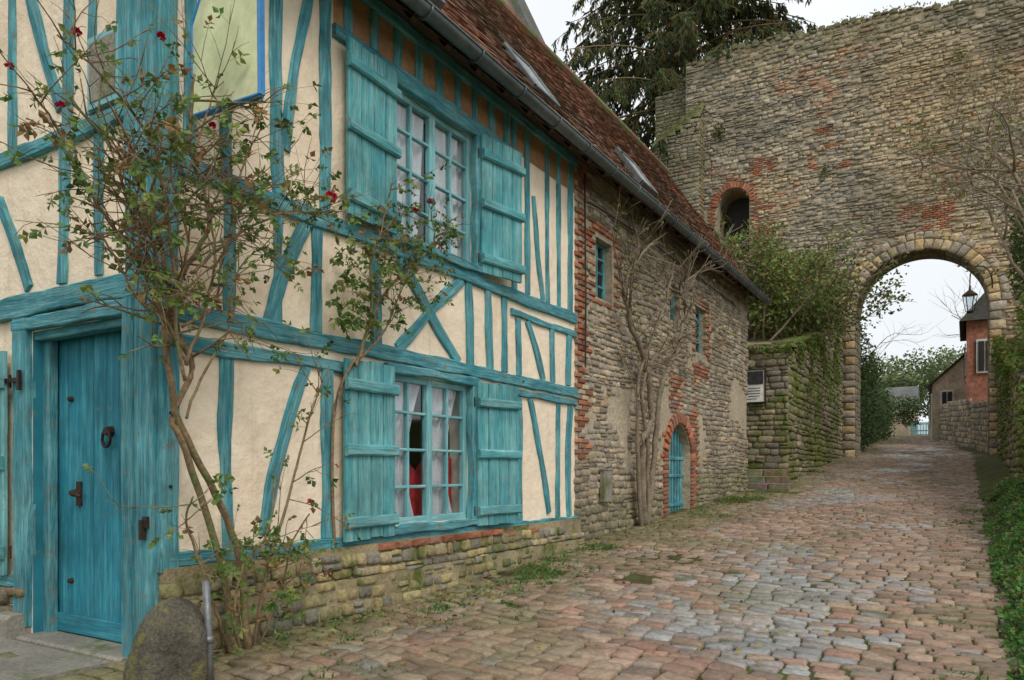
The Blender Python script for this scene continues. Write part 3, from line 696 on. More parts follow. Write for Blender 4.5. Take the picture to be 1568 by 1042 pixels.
# ------------------------------------------------------------ terrace wall with notice, steps
TW=empty('terrace_stone_wall'); s=MB()
palT=[(.28,.23,.155),(.34,.28,.185),(.22,.195,.145),(.38,.31,.20),(.26,.23,.175)]
def tcol(a,b):
    c=stonecol(a,b,palT); g_=ns(a,b,21,.7)+.08
    return mixc(c,(.16,.19,.04),clamp(g_*1.6,0,.85))
YT=19.0
mt=lambda a,b,h:(a,YT-h,b)
rubble(s,mt,-1.4,.50,-.6,3.0,(.15,.4),(.10,.2),(.02,.06),tcol)
topT=lambda a: interp([19,24,30.2],[3.05,4.1,5.4],a)+ns(a,0,3,.8)*.15
xw=lambda y: interp([19,30.2],[.48,.22],y)
ms=lambda a,b,h:(xw(a)+h,a,b)
rubble(s,ms,YT,30.2,-.5,5.6,(.18,.42),(.11,.22),(.02,.08),tcol,top=topT,bot=lambda a:G(.4,a)-.1,miss=.02)
y=YT
while y<30: s.stone(lambda a,b,h:(a,b,topT(b)+h),xw(y)-.15,y+.2,.5,.38,.07,(.12,.13,.05)); y+=.4
x=-1.4
while x<.3: s.stone(lambda a,b,h:(a,b,3.0+h),x+.2,YT+.2,.4,.42,.07,(.12,.13,.05)); x+=.42
s.obj('stones',M['mossy_stone'],TW,smooth=True)
c=MB(); vs=[];fs=[]
yy=[YT+i*.8 for i in range(15)]
for y in yy: vs+= [(xw(y)-.01,y+.01,-1.2),(xw(y)-.01,y+.01,topT(y)),(-4.5,y+.01,topT(y)+.2),(-4.5,y+.01,-1)]
for i in range(len(yy)-1):
    for k in range(3): fs.append((i*4+k,i*4+k+1,(i+1)*4+k+1,(i+1)*4+k))
fs.append((0,1,2,3))
c.add(vs,fs); c.obj('core',M['plinth_mortar'],TW)
q=MB()
for i in range(3):
    for k in range(3):
        q.stone(lambda a,b,h:(a,b,G(0,17.4)-.02+.16*i+h),-.35+.5*k-.12*i,17.45+.30*i,.49,.36,.14,tuple(v*U(.8,1.2) for v in (.24,.21,.15)),k=.08,jit=.03,inn=.93,mid=.9,dome=1.0)
    q.box(-.7,.55-.12*i,17.30+.30*i,18.9,-1.2,G(0,17.4)-.0+.16*i,(.18,.16,.10))
q.obj('stone_steps',M['mossy_stone'])
NS=empty('notice_board'); q=MB(); q.box(-.50,.0,18.84,18.88,1.66,2.46); q.obj('panel',M['paper'],NS)
q=MB()
for (a,b,c_,d_) in ((-.52,.02,1.64,1.67),(-.52,.02,2.45,2.48),(-.52,-.49,1.67,2.45),(-.01,.02,1.67,2.45)): q.box(a,b,18.82,18.885,c_,d_)
q.obj('frame',M['iron'],NS)
q=MB(); q.box(-.46,-.04,18.828,18.838,2.10,2.42); q.obj('picture',M['ink'],NS)
q=MB()
for i in range(5): q.box(-.44,-.10-U(0,.12),18.833,18.839,1.74+i*.065,1.755+i*.065)
q.obj('text_lines',M['ink'],NS)
def cloud(mb,c,r,n,size,cols,thr=-.05,fs_=1.2,droop=0,zmin=None):
    k=0;tries=0
    while k<n and tries<n*6:
        tries+=1
        d=V((R.gauss(0,1),R.gauss(0,1),R.gauss(0,1))).normalized()*(R.random()**.45)
        p=V((c[0]+d.x*r[0],c[1]+d.y*r[1],c[2]+d.z*r[2]))
        nn=ns(p.x,p.y,p.z,fs_)
        if nn<thr or (zmin and p.z<zmin): continue
        cc=R.choice(cols); kk=U(.6,1.3)*(1+.5*nn+.25*d.z)
        mb.leaf(p,(U(-1,1),U(-1,1),U(-1,.6)-droop),size*U(.6,1.3),size*U(.4,.8),tuple(v*kk for v in cc)); k+=1
bush=[(.14,.21,.05),(.19,.26,.06),(.11,.16,.04),(.24,.25,.08),(.20,.13,.06)]
TB=empty('terrace_shrub'); st=MB(); lf=MB()
for i in range(60):
    b0=V((U(-2.4,.0),U(20,26),3.4)); d=V((U(-.5,.6),U(-.5,.5),1)).normalized(); pth=[b0]
    for j in range(7): d=(d+V((U(-.25,.3),U(-.25,.2),U(-.28,.1)))).normalized(); pth.append(pth[-1]+d*U(.35,.6))
    st.tube(pth,[.035*(1-.11*j) for j in range(8)],5)
    for j in range(2,8):
        for _ in range(3):
            d2=(d+V((U(-1,1),U(-1,1),U(-.6,.8)))).normalized(); st.tube([pth[j],pth[j]+d2*U(.2,.5)],[.01,.004],4)
        cloud(lf,pth[j],(.5,.5,.4),34,.13,bush,-1,1)
cloud(lf,(-.3,23,4.8),(1.2,3.2,1.5),6500,.14,bush,-.10,1.3)
cloud(lf,(-.1,26.5,5.7),(.9,2.8,1.5),4500,.14,bush,-.08,1.3)
st.obj('stems',M['bark2'],TB,smooth=True); lf.obj('leaves',M['leaf'],TB)
IV=MB(); ivy=[(.09,.14,.03),(.13,.19,.04),(.18,.23,.05),(.21,.23,.04)]
for i in range(5200):
    y=U(19.2,30); z=topT(y)-abs(R.gauss(0,1))*.9
    if ns(y,z,40,.8)<.02: continue
    if z<G(0,y): continue
    IV.leaf((xw(y)+U(.03,.13),y,z),(U(0,.7),U(-1,1),U(-1,.2)),U(.06,.12),U(.05,.09),tuple(v*U(.7,1.3) for v in R.choice(ivy)))
for i in range(1300):
    IV.leaf((U(-1.2,.6),YT-U(-.4,.1),3.08-abs(R.gauss(0,.15))),(U(-1,1),U(-1,0),U(-1,.4)),.08,.06,tuple(v*U(.7,1.3) for v in R.choice(ivy)))
IV.obj('ivy_on_terrace_wall',M['leaf'])

# ------------------------------------------------------------ gate wall
GW=empty('medieval_gate_wall'); YG=30.2; YB=31.7
acx,acr,acz=2.78,2.08,5.72
def garch(a,b,g_=0): return (abs(a-acx)<acr+g_ and b<acz) or (b>=acz and (a-acx)**2+(b-acz)**2<(acr+g_)**2)
wcx,wcr,wcz=-3.75,.62,10.6
def gwin(a,b,g_=0): return (abs(a-wcx)<wcr+g_ and 8.4-g_<b<wcz) or (b>=wcz and (a-wcx)**2+(b-wcz)**2<(wcr+g_)**2)
gtop=lambda a: interp([-7.2,-5.8,-5.7,-1,2,5.8,14],[16.2,16.3,16.75,16.75,16.4,16.0,15.5],a)+ns(a,0,60,1.1)*.22+ns(a,3,60,4)*.06
palG=[(.42,.36,.27),(.48,.405,.29),(.35,.315,.255),(.52,.44,.31),(.30,.28,.235),(.45,.37,.25),(.39,.35,.29),(.27,.24,.19)]
def gcol(a,b):
    c=stonecol(a,b,palG)
    n=ns(a,b,11,.22)+.014*(a-1)+.012*(b-9)
    if n>-.04: c=mixc(c,R.choice([(.58,.41,.20),(.52,.38,.21),(.58,.45,.26)]),clamp((n+.04)*2.6,0,.8)*U(.4,1))
    rb_=ns(a,b,71,.5)
    if R.random()<(.012 if rb_<.3 else .4): c=mixc(c,(.40,.20,.11),U(.4,.8))
    c=mixc(c,(.15,.145,.11),clamp(ns(a,b,31,.35)*1.4-.08,0,.5))
    if b>gtop(a)-.9: c=mixc(c,(.15,.15,.075),.45)
    if a<-4: c=mixc(c,(.22,.2,.155),.3)
    return c
def gbrick(a,b):
    return (gwin(a,b,.36)) or (-3.1<a<-2.1 and 10.2<b<12.2 and ns(a,b,3,.9)>-.12) or (-2.9<a<-2.3 and 8.5<b<9.8) or (2.1<a<3.8 and 8.45<b<9.4 and ns(a,b,9,1)>-.25) or (-.7<a<-.1 and 12.5<b<12.9) or (-.9<a<.6 and 11.2<b<12.2 and ns(a,b,19,1.3)>.15)
mgw=lambda a,b,h:(a,YG-h,b)
s=MB()
rubble(s,mgw,-5.7,10.5,.1,17.2,(.11,.42),(.065,.185),(.0,.07),gcol,skip=lambda a,b:garch(a,b,.42) or gwin(a,b,.1) or gbrick(a,b) or (-5.7<a<-.2 and b<3.0),top=gtop,bot=lambda a:G(2,30)-.1,gap=.018,wob=.15,jit=.15,k=.25,miss=.035,tilt=.12)
ml=lambda a,b,h:(a,YG+.5-h,b)
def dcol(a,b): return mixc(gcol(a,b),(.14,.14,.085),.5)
rubble(s,ml,-7.2,-5.65,3,16.3,(.2,.45),(.12,.2),(.02,.07),dcol,wob=.05,gap=.012,top=lambda a:interp([-7.2,-5.6],[15.9,16.6],a))
mbt=lambda a,b,h:(a,YG-.7-h,b)
bto=lambda a: interp([-6.9,-4.95],[13.2,14.2],a)
rubble(s,mbt,-6.9,-4.95,3,14.3,(.2,.45),(.12,.2),(.02,.07),dcol,top=bto,gap=.012)
mbs=lambda a,b,h:(-4.95+h,a,b)
rubble(s,mbs,YG-.7,YG,3,14.2,(.2,.35),(.12,.2),(.02,.05),dcol,gap=.012)
for r_ in range(5):
    for i in range(6):
        a=-6.75+i*.34; zb=lerp(13.2,14.2,(a+6.9)/1.95)+r_*.16
        s.stone(lambda p,q_,h:(p,q_,zb+h),a,YG-.62+r_*.14,.34,.20,.12,(.15,.15,.07))
for i in range(60):
    a=-5.6+i*.27; 
    s.stone(lambda p,q_,h:(p,q_,gtop(a)-.06+h),a,YG+.15,.26,.4,U(.04,.22),(.15,.145,.08),jit=.12)
s.obj('wall_stones',M['stone_far'],GW,smooth=True)
b_=MB(); z=8.0;ri=0
while z<13:
    a=-4.9+(.11 if ri%2 else 0); ri+=1
    while a<4.2:
        if gbrick(a,z) and not gwin(a,z,.10) and not garch(a,z,.45): b_.stone(mgw,a,z,.21,.062,U(.03,.05),bcol() if R.random()<.75 else gcol(a,z),k=.08,jit=.06)
        a+=.225
    z+=.076
for i in range(18):
    an=math.pi*(i+.5)/18; ca,sa=math.cos(an),math.sin(an)
    mm=lambda a,b,h:(wcx+ca*(wcr+.13+a)-sa*b,YG-h,wcz+sa*(wcr+.13+a)+ca*b)
    b_.stone(mm,0,0,.24,.12,.07,bcol(),k=.08,jit=.03)
b_.obj('brick_patches',M['brick'],GW)
v_=MB(); palQ=[(.56,.43,.25),(.49,.385,.25),(.42,.36,.28),(.57,.42,.22),(.38,.33,.25)]
def qcol(): return stonecol(0,0,palQ)
NV_=25
for ring,(off,ln) in enumerate(((.17,.36),(.50,.26))):
    nn=NV_+ring*4
    for i in range(nn):
        an=math.pi*(i+.5)/nn; ca,sa=math.cos(an),math.sin(an); rr=acr+off
        mm=lambda a,b,h:(acx+ca*(rr+a)-sa*b,YG-h,acz+sa*(rr+a)+ca*b)
        v_.stone(mm,0,0,ln*U(.9,1.08),math.pi*rr/nn-.02,.08-.03*ring+U(-.015,.015),qcol(),k=.1,jit=.06)
z=G(.5,30)-.05;i=0
while z<acz:
    h=U(.25,.36)
    wl=.50 if i%2 else .36
    v_.stone(mgw,acx-acr-wl/2,z+h/2,wl-.02,h-.02,.07,qcol(),k=.1,jit=.04)
    v_.stone(mgw,acx+acr+wl/2,z+h/2,wl-.02,h-.02,.07,qcol(),k=.1,jit=.04)
    z+=h;i+=1
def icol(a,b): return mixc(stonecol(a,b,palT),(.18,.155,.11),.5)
mi=lambda a,b,h:(acx-acr+h*.5,a,b)
rubble(v_,mi,YG-.05,YB,.2,acz+.05,(.25,.5),(.2,.32),(.01,.04),icol,k=.12,jit=.04,gap=.02)
mi2=lambda a,b,h:(acx+acr-h*.5,a,b)
rubble(v_,mi2,YG-.05,YB,.2,acz+.05,(.25,.5),(.2,.32),(.01,.04),icol,k=.12,jit=.04,gap=.02)
for ky in range(4):
    for i in range(24):
        an=math.pi*(i+.5)/24; ca,sa=math.cos(an),math.sin(an)
        mm=lambda a,b,h:(acx+ca*(acr-h*.5)-sa*b,YG+.17+ky*.37+a,acz+sa*(acr-h*.5)+ca*b)
        v_.stone(mm,0,0,.35,.255,.03,icol(0,0),k=.12,jit=.04)
v_.obj('arch_dressings',M['stone_far'],GW,smooth=True)
c=MB()
def colwall(mb,yf,x0,x1,step=.2,z0=0.0):
    x=x0
    while x<x1-1e-6:
        xe=min(x+step,x1)
        xm=(x+xe)/2; inside=abs(xm-acx)<acr
        lo=lambda xx: acz+math.sqrt(max(0,acr**2-(xx-acx)**2))
        la,lb=(lo(x),lo(xe)) if inside else (z0,z0)
        if abs(xm-wcx)<wcr:
            tz=wcz+math.sqrt(wcr**2-(xm-wcx)**2)
            mb.quad((x,yf,z0),(xe,yf,z0),(xe,yf,8.4),(x,yf,8.4)); mb.quad((x,yf,tz),(xe,yf,tz),(xe,yf,gtop(xe)),(x,yf,gtop(x)))
        else: mb.quad((x,yf,la),(xe,yf,lb),(xe,yf,gtop(xe)),(x,yf,gtop(x)))
        if yf<31: mb.quad((x,YG+.01,gtop(x)),(xe,YG+.01,gtop(xe)),(xe,YB,gtop(xe)),(x,YB,gtop(x)))
        x=xe
ed=[-5.7,wcx-wcr,wcx+wcr,acx-acr,acx+acr,11]
for yf in (YG+.01,YB):
    for i in range(5): colwall(c,yf,ed[i],ed[i+1],(ed[i+1]-ed[i])/max(1,round((ed[i+1]-ed[i])/.12)))
for i in range(24):
    a0=math.pi*i/24;a1=math.pi*(i+1)/24
    P=lambda an,y:(acx+(acr+.01)*math.cos(an),y,acz+(acr+.01)*math.sin(an)); c.quad(P(a0,YG),P(a1,YG),P(a1,YB),P(a0,YB))
for xx in (acx-acr-.01,acx+acr+.01): c.quad((xx,YG+.02,0),(xx,YB,0),(xx,YB,acz),(xx,YG+.02,acz))
c.box(-7.2,-5.68,YG+.52,YB+.3,0,15.9); c.box(-6.9,-4.96,YG-.69,YG+.5,0,13.2)
c.obj('core',M['gate_mortar'],GW)
q=MB(); q.box(wcx-1,wcx+1,YG+1.2,YG+1.4,8,12); q.obj('window_darkness',M['dark'],GW)
q=MB()
for i in range(14):
    a0=math.pi*i/14;a1=math.pi*(i+1)/14; P=lambda an,y:(wcx+wcr*math.cos(an),y,wcz+wcr*math.sin(an)); q.quad(P(a0,YG),P(a1,YG),P(a1,YG+1.2),P(a0,YG+1.2))
for xx in (wcx-wcr,wcx+wcr): q.quad((xx,YG,8.4),(xx,YG,wcz),(xx,YG+1.2,wcz),(xx,YG+1.2,8.4))
q.quad((wcx-wcr,YG,8.4),(wcx+wcr,YG,8.4),(wcx+wcr,YG+1.2,8.4),(wcx-wcr,YG+1.2,8.4)); q.obj('window_reveal',M['gate_mortar'],GW)
gp=MB()
for i in range(2600):
    a=U(-7,11)
    if ns(a,0,7,1.2)<-.1: continue
    gp.leaf((a,YG+U(-.05,.6),gtop(a)+U(-.12,.14)),(U(-1,1),U(-1,1),U(-.2,1)),U(.06,.18),.05,tuple(v*U(.6,1.4) for v in (.13,.15,.05)))
for c_,n_ in (((-4.3,YG-.05,13.6),160),((-3.9,YG-.05,9.0),160),((-.3,YG-.05,11.2),60),((4.0,YG-.05,14.3),40),((-2.0,YG-.05,8.2),120)):
    cloud(gp,c_,(.25,.12,.35),n_,.11,ivy,-1)
for i in range(500):
    gp.leaf((U(-6.9,-4.9),YG-U(.1,.8),13.5+U(0,1.2)),(U(-1,1),U(-1,0),U(-1,.6)),U(.06,.12),.06,(.12,.15,.04))
gp.obj('wall_top_weeds',M['leaf'],GW)
LN=empty('hanging_lantern'); q=MB(); lx,ly,lz=4.3,YG-.35,5.65
br=[(4.95,YG-.05,6.3),(4.9,ly,6.55),(4.75,ly,6.82),(4.5,ly,6.88),(4.33,ly,6.7),(4.3,ly,6.3)]
q.tube(jitter_path([V(b) for b in br],5,0),.022,6); q.tube([(4.95,YG-.05,6.1),(4.95,YG-.2,6.4),(4.9,ly,6.55)],.02,6)
for (z0,r0,z1,r1) in ((lz+.45,.05,lz+.65,.02),(lz+.28,.26,lz+.45,.06),(lz-.32,.10,lz-.26,.13)): q.tube([(lx,ly,z0),(lx,ly,z1)],[r0,r1],6)
for k in range(6):
    an=math.pi*2*k/6; q.tube([(lx+.12*math.cos(an),ly+.12*math.sin(an),lz-.27),(lx+.22*math.cos(an),ly+.22*math.sin(an),lz+.28)],.014,4)
q.obj('iron_frame',M['iron'],LN); q=MB(); q.tube([(lx,ly,lz-.25),(lx,ly,lz+.27)],[.11,.2],6); q.obj('glass_panes',M['glass'],LN)

# ------------------------------------------------------------ right side wall and verge
s=MB()
mr=lambda a,b,h:(5.12-h,a,b)
rtop=lambda a: interp([8,14,20,30],[-.5,.9,2.6,4.4],a)+ns(a,0,90,.7)*.25
rubble(s,mr,8,30.1,-1,5,(.18,.42),(.11,.2),(.02,.07),tcol,top=rtop,bot=lambda a:G(5,a))
RW=empty('mossy_garden_wall'); s.obj('stones',M['mossy_stone'],RW,smooth=True)
c=MB(); y=8
while y<30.1: c.box(5.13,7.5,y,y+.6,-1.5,rtop(y+.3)); y+=.6
c.obj('core',M['ground'],RW)
iv=MB()
for i in range(5000):
    y=U(9,30); z=rtop(y)+.2-abs(R.gauss(0,1))*.7
    if ns(y,z,44,.6)<.0 or z<G(5,y): continue
    iv.leaf((5.08-U(0,.2)*R.random(),y,z),(U(-.8,.3),U(-1,1),U(-1,.4)),U(.06,.13),U(.05,.1),tuple(v*U(.6,1.3) for v in R.choice(ivy)))
cloud(iv,(5.7,19,3.2),(.6,4,1.0),2500,.12,ivy,-.1,1.0)
cloud(iv,(5.7,24,6.0),(.6,3,1.6),3000,.13,[(.07,.11,.04),(.11,.15,.04)],0,.8)
iv.obj('ivy_foliage',M['leaf'],RW)
gv=MB(); gc=[(.13,.24,.06),(.17,.30,.08),(.09,.17,.045),(.22,.34,.10)]
for i in range(38000):
    y=3.5+(R.random()**1.2)*13; x=4.42+abs(R.gauss(0,.5))
    if x>6.2 : continue
    ed_=4.46+.16*ns(y,0,5,1.2)+(.14 if y>11 else 0)
    if x<ed_ and R.random()<.88: continue
    dn=ns(x,y,12,1.1)
    if dn<-.28: continue
    hh=.20*clamp((x-4.42)*3,0.1,1)*(1+dn)
    gv.leaf((x,y,GS(x,y)+U(0,hh)),(U(-1,1),U(-1,1),U(-.1,1)),U(.035,.065),U(.025,.045),tuple(v*U(.5,1.3)*(1+dn*.6) for v in R.choice(gc)))
gv.obj('verge_groundcover',M['leaf'])
wd=MB()
for i in range(1300):
    y=U(2.9,17); x=.12+abs(R.gauss(0,.5))
    if i>1000: x=U(4.0,4.45)
    if ns(x,y,14,.9)<-.05: continue
    for _ in range(R.randint(6,16)): wd.leaf((x+U(-.07,.07),y+U(-.07,.07),G(x,y)),(U(-1,1),U(-1,1),U(.15,1.1)),U(.025,.06),.014,tuple(v*U(.6,1.1) for v in R.choice(gc)))
wd.obj('cobble_weeds',M['leaf'])
fl=MB()
for i in range(520):
    y=U(3,20); x=U(.15,4.4) if R.random()<.35 else .2+abs(R.gauss(0,.5))
    fl.leaf((x,y,G(x,y)+.04),(U(-1,1),U(-1,1),U(-.05,.15)),U(.03,.06),.03,R.choice([(.28,.13,.05),(.35,.22,.06),(.16,.08,.04),(.42,.33,.08)]))
fl.obj('fallen_leaves',M['leaf'])

BT=empty('bare_tree'); st=MB(); lf=MB()
def branch(mb,p,d,L,r,dep,lfm=None,grav=0,cols=None,ls=.06,side=5):
    pts=[V(p)]; n=5
    for j in range(n):
        d=(d+V((U(-.3,.3),U(-.3,.3),U(-.2,.25)-grav))).normalized(); pts.append(pts[-1]+d*L/n)
    mb.tube(pts,[r*(1-.13*j) for j in range(n+1)],side)
    if dep>0:
        for k in range(4 if dep>1 else 5):
            j=R.randint(2,n); d2=(d+V((U(-1,1),U(-1,1),U(-.5,.8)))).normalized(); branch(mb,pts[j],d2,L*U(.5,.75),r*.45,dep-1,lfm,grav,cols,ls,4)
    elif lfm is not None:
        for q_ in pts[1:]:
            if R.random()<.5: lfm.leaf(q_,(U(-1,1),U(-1,1),U(-1,.5)),ls,ls*.6,R.choice(cols))
for k in range(7): branch(st,(6.1,U(19,25),3.4),V((U(-.5,-.1),U(-.3,.3),1)),3.2,.07,3,lf,0,[(.2,.25,.06),(.25,.15,.06)],.12)
st.obj('branches',M['bark2'],BT,smooth=True); lf.obj('leaves',M['leaf'],BT)

# ------------------------------------------------------------ beyond the gate
BG=empty('lane_garden_wall'); s=MB()
PW=[(4.95,34.5),(4.4,40),(3.4,46),(2.4,54),(1.9,62)]
for i in range(4):
    a_=V((*PW[i],0));b__=V((*PW[i+1],0)); d=(b__-a_); L=d.length; d.normalize(); n_=V((-d.y,d.x,0)); 
    mm=lambda a,b,h:(a_.x+d.x*a+n_.x*h,a_.y+d.y*a+n_.y*h,G(2,a_.y+d.y*a)+b)
    rubble(s,mm,0,L,-.1,2.0,(.3,.6),(.18,.3),(.02,.06),lambda a,b:stonecol(a,b,palS),gap=.02)
    s.quad(mm(0,-1,0),mm(L,-1,0),mm(L,2.0,0),mm(0,2.0,0),(.34,.28,.2))
s.obj('stones',M['stone_far'],BG,smooth=True)
LC=empty('lane_cottage'); q=MB()
q.add([(2.5,50,1),(2.5,56,1),(7,56,1),(7,50,1),(2.5,50,5.0),(2.5,56,5.0),(7,56,5.0),(7,50,5.0),(4.7,50,7.0),(4.7,56,7.0)],[(0,1,5,4),(0,3,7,8,4),(1,2,6,9,5)]); q.obj('walls',mat('cottage_render',(.52,.44,.33),ns2=6,na2=.2),LC)
q=MB(); q.add([(2.2,49.7,4.8),(2.2,56.3,4.8),(4.7,56.3,7.2),(4.7,49.7,7.2),(7.3,49.7,4.8),(7.3,56.3,4.8)],[(0,1,2,3),(3,2,5,4)]); q.obj('slate_roof',M['slate'],LC)
q=MB(); q.box(2.40,2.49,50.6,51.9,1.6,4.5); q.box(2.40,2.49,53.4,54.4,3.0,4.5); q.box(2.9,3.6,49.9,49.99,3.2,4.6); q.obj('white_door_and_window',M['whitepaint'],LC)
q=MB(); q.box(2.36,2.40,50.9,51.6,2.6,4.3); q.box(3.0,3.22,49.86,49.9,3.3,4.5); q.box(3.28,3.5,49.86,49.9,3.3,4.5); q.obj('door_glazing',M['dark'],LC)
BH=empty('brick_house'); q=MB(); q.box(4.2,10,42,48,1,7.2); q.obj('walls',mat('far_brick_wall',(.36,.15,.10),ns2=6,na2=.35),BH)
q=MB(); q.add([(3.9,41.7,7.1),(3.9,48.3,7.1),(10.3,48.3,7.1),(10.3,41.7,7.1),(7,41.7,10.9),(7,48.3,10.9)],[(0,1,5,4),(3,4,5,2),(0,4,3),(1,2,5)]); q.obj('slate_roof',M['slate'],BH)
q=MB()
for yy in (43.0,45.6): q.box(4.12,4.18,yy,yy+1.0,4.6,6.2)
q.box(4.6,5.3,41.9,41.96,4.6,6.2); q.obj('windows',M['whitepaint'],BH)
q=MB()
for yy in (43.1,45.7): q.box(4.09,4.12,yy,yy+.35,4.75,6.05); q.box(4.09,4.12,yy+.45,yy+.8,4.75,6.05)
q.box(4.68,4.92,41.86,41.9,4.7,6.1); q.box(4.98,5.22,41.86,41.9,4.7,6.1)
q.obj('window_panes',M['dark'],BH)
q=MB(); q.box(6.6,7.2,44,44.6,9.8,11.8,(.3,.12,.08)); q.obj('chimney',M['brick'],BH)
GTE=MB()
for i in range(12): GTE.beam((.7+i*.1,63,2.5),(.7+i*.1,63,3.55),(0,-1,0),.07,0,.03)
GTE.beam((.6,63.05,2.9),(1.9,63.05,2.9),(0,-1,0),.08,0,.03);GTE.beam((.6,63.05,3.4),(1.9,63.05,3.4),(0,-1,0),.08,0,.03); GTE.obj('wooden_garden_gate',M['shutter'])
q=MB(); q.box(-2,.5,63,63.4,2,4.0); q.box(2,4,63,63.4,2,4.6); q.obj('boundary_wall',M['mortar'])
FC=empty('distant_cottage'); q=MB(); q.box(-3.4,.6,68,74,2.5,5.3); q.obj('walls',M['mortar'],FC); q=MB(); q.add([(-3.6,67.8,5.2),(.8,67.8,5.2),(.8,74.2,5.2),(-3.6,74.2,5.2),(-3.6,71,7.0),(.8,71,7.0)],[(0,1,5,4),(2,3,4,5),(1,2,5),(0,4,3)]); q.obj('slate_roof',M['slate'],FC)
hd=MB(); dk=[(.05,.085,.03),(.07,.12,.035),(.10,.15,.045)]
for i in range(9):
    y=34+i*2.6; x=.3-i*.07; cloud(hd,(x-.35,y,G(0,y)+1.6),(1.0,1.8,1.9+.3*ns(i,3)),1500,.16,dk,-.25,1.0)
cloud(hd,(-.1,38,4.4),(1.0,1.6,2.4),2400,.18,dk,-.2,1.0)
cloud(hd,(.5,60,4.2),(1.3,1.0,1.2),1200,.2,dk,-.2,1.0)
hd.obj('ivy_hedge',M['leaf'])
dt=MB(); tg=[(.11,.16,.055),(.15,.20,.07),(.09,.13,.05),(.19,.21,.09)]
for (x,y,z,r) in [(-4,85,8.5,4.5),(1,92,9.5,5),(5,90,8.0,4),(8,82,8,3.5),(-10,90,8,5),(12,90,9,5),(3,100,10,5.5),(-1.5,78,7,2.5)]:
    cloud(dt,(x,y,z),(r,r,r*.75),2600,.42,tg,-.2,.35)
    dt.tube([(x,y,3),(x,y,z)],[.3,.15],6,(.1,.08,.05))
dt.obj('distant_trees',M['leaf'])
st=MB()
for k in range(3): branch(st,(-4.0-k,60+k*3,3.5),V((U(-.1,.2),0,1)),5.5,.12,3)
for k in range(2): branch(st,(6.2+k*2,60+k*3,3.5),V((U(-.3,.1),0,1)),7.5,.14,3)
st.obj('bare_orchard_trees',M['bark2'])

# ------------------------------------------------------------ fir tree
FT=empty('spruce_tree'); st=MB(); lf=MB(); tx,ty=-7.9,37.5
st.tube([(tx,ty,.5),(tx+.1,ty,10),(tx,ty,20),(tx-.1,ty,36)],[.6,.5,.38,.1],10)
nc=[(.05,.07,.026),(.07,.095,.034),(.11,.12,.04),(.04,.057,.025),(.15,.145,.055)]
z=12.0
while z<33:
    for k in range(7):
        az=U(0,2*math.pi); L=clamp((46-z)/26,.3,1)*9.0*U(.6,1.1); dr=V((math.cos(az),math.sin(az),0)); b0=V((tx,ty,z+U(-.4,.4)))
        path=[b0+dr*L*q_+V((0,0,.12*L*q_-.55*L*q_*q_+.16*L*q_**3)) for q_ in [i/8 for i in range(9)]]
        st.tube(path,[.09*(1-.11*i) for i in range(9)],5)
        sd=dr.cross(V((0,0,1)))
        for i in range(34):
            q_=U(.12,1)*8; i0=min(7,int(q_)); p=path[i0].lerp(path[i0+1],q_-i0); sg=R.choice((-1,1))
            tl=U(.5,1.7)*(1.2-q_/12); d=(sd*sg*U(.2,1)+dr*U(0,.7)+V((0,0,-U(.5,1.9)))).normalized()
            e=p+d*tl; st.tube([p,e],[.015,.006],3)
            bc=R.choice(nc)
            for j in range(12):
                pp=p.lerp(e,j/11); d2=(d+V((U(-.8,.8),U(-.8,.8),U(-1.0,.1)))).normalized()
                lf.leaf(pp,d2,U(.22,.48),U(.07,.13),tuple(v*U(.7,1.3) for v in bc))
    z+=.62
st.obj('trunk_and_limbs',M['bark'],FT,smooth=True); lf.obj('needles',M['needle'],FT)
NB=empty('neighbouring_stone_house'); q=MB()
q.add([(-13.4,24,0),(-8.5,24,0),(-8.5,24,13.6),(-10.9,24,18.8),(-13.4,24,13.4),(-13.4,25.4,0),(-8.5,25.4,0),(-8.5,25.4,13.6),(-10.9,25.4,18.8),(-13.4,25.4,13.4)],[(0,1,2,3,4),(1,6,7,2),(5,6,7,8,9),(0,4,9,5)]); q.obj('walls',M['gate_mortar'],NB)
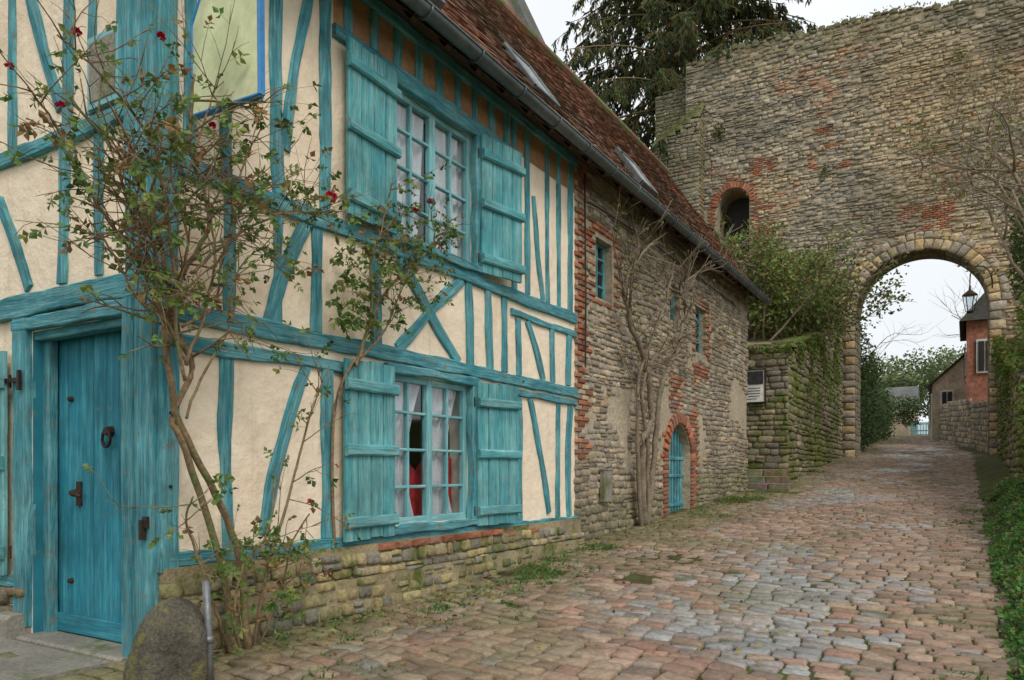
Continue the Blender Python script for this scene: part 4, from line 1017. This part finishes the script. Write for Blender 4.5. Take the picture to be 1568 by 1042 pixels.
q=MB(); q.beam((-8.3,24.1,13.3),(-10.9,24.1,19.0),(.9,0,.42),.35,-.1,.12); q.beam((-10.9,24.1,19.0),(-13.6,24.1,13.1),(-.9,0,.42),.35,-.1,.12); q.add([(-8.3,24.2,13.4),(-10.9,24.2,18.95),(-10.9,25.6,18.95),(-8.3,25.6,13.4),(-13.6,24.2,13.2),(-13.6,25.6,13.2)],[(0,1,2,3),(1,4,5,2)]); q.obj('slate_roof',M['slate'],NB)

# ------------------------------------------------------------ world, sun, camera
wld=bpy.data.worlds.new('World'); scene.world=wld; wld.use_nodes=True; nt=wld.node_tree; bg=nt.nodes['Background']
sk=nt.nodes.new('ShaderNodeTexSky'); sk.sky_type='NISHITA'; sk.sun_disc=False; sk.sun_elevation=math.radians(45); sk.sun_rotation=math.radians(125)
tc=nt.nodes.new('ShaderNodeTexCoord'); nz=nt.nodes.new('ShaderNodeTexNoise'); nz.inputs['Scale'].default_value=2.0; nz.inputs['Detail'].default_value=5
nt.links.new(tc.outputs['Generated'],nz.inputs['Vector'])
rp=nt.nodes.new('ShaderNodeValToRGB'); rp.color_ramp.elements[0].position=.35; rp.color_ramp.elements[0].color=(8.1,8.5,8.8,1); rp.color_ramp.elements[1].position=.7; rp.color_ramp.elements[1].color=(9.6,9.8,9.9,1)
nt.links.new(nz.outputs['Fac'],rp.inputs[0])
mx=nt.nodes.new('ShaderNodeMix'); mx.data_type='RGBA'; mx.inputs[0].default_value=.92
nt.links.new(sk.outputs[0],mx.inputs[6]); nt.links.new(rp.outputs[0],mx.inputs[7]); nt.links.new(mx.outputs[2],bg.inputs[0]); bg.inputs[1].default_value=.112
sl_=bpy.data.lights.new('sun','SUN'); sl_.energy=1.5; sl_.angle=math.radians(20); sl_.color=(1,.93,.84)
so=bpy.data.objects.new('sun',sl_); COL.objects.link(so); so.rotation_euler=(-V((.62,-.44,.76))).to_track_quat('-Z','Y').to_euler()
cam=bpy.data.cameras.new('camera'); co=bpy.data.objects.new('camera',cam); COL.objects.link(co)
co.location=(4.2,0,0); co.rotation_euler=(math.radians(90),0,math.radians(31.18))
cam.sensor_width=36; cam.lens=26.4; cam.shift_y=.127; cam.clip_end=2000; cam.clip_start=.05
scene.camera=co
scene.view_settings.view_transform='Standard'; scene.view_settings.look='None'; scene.view_settings.exposure=0
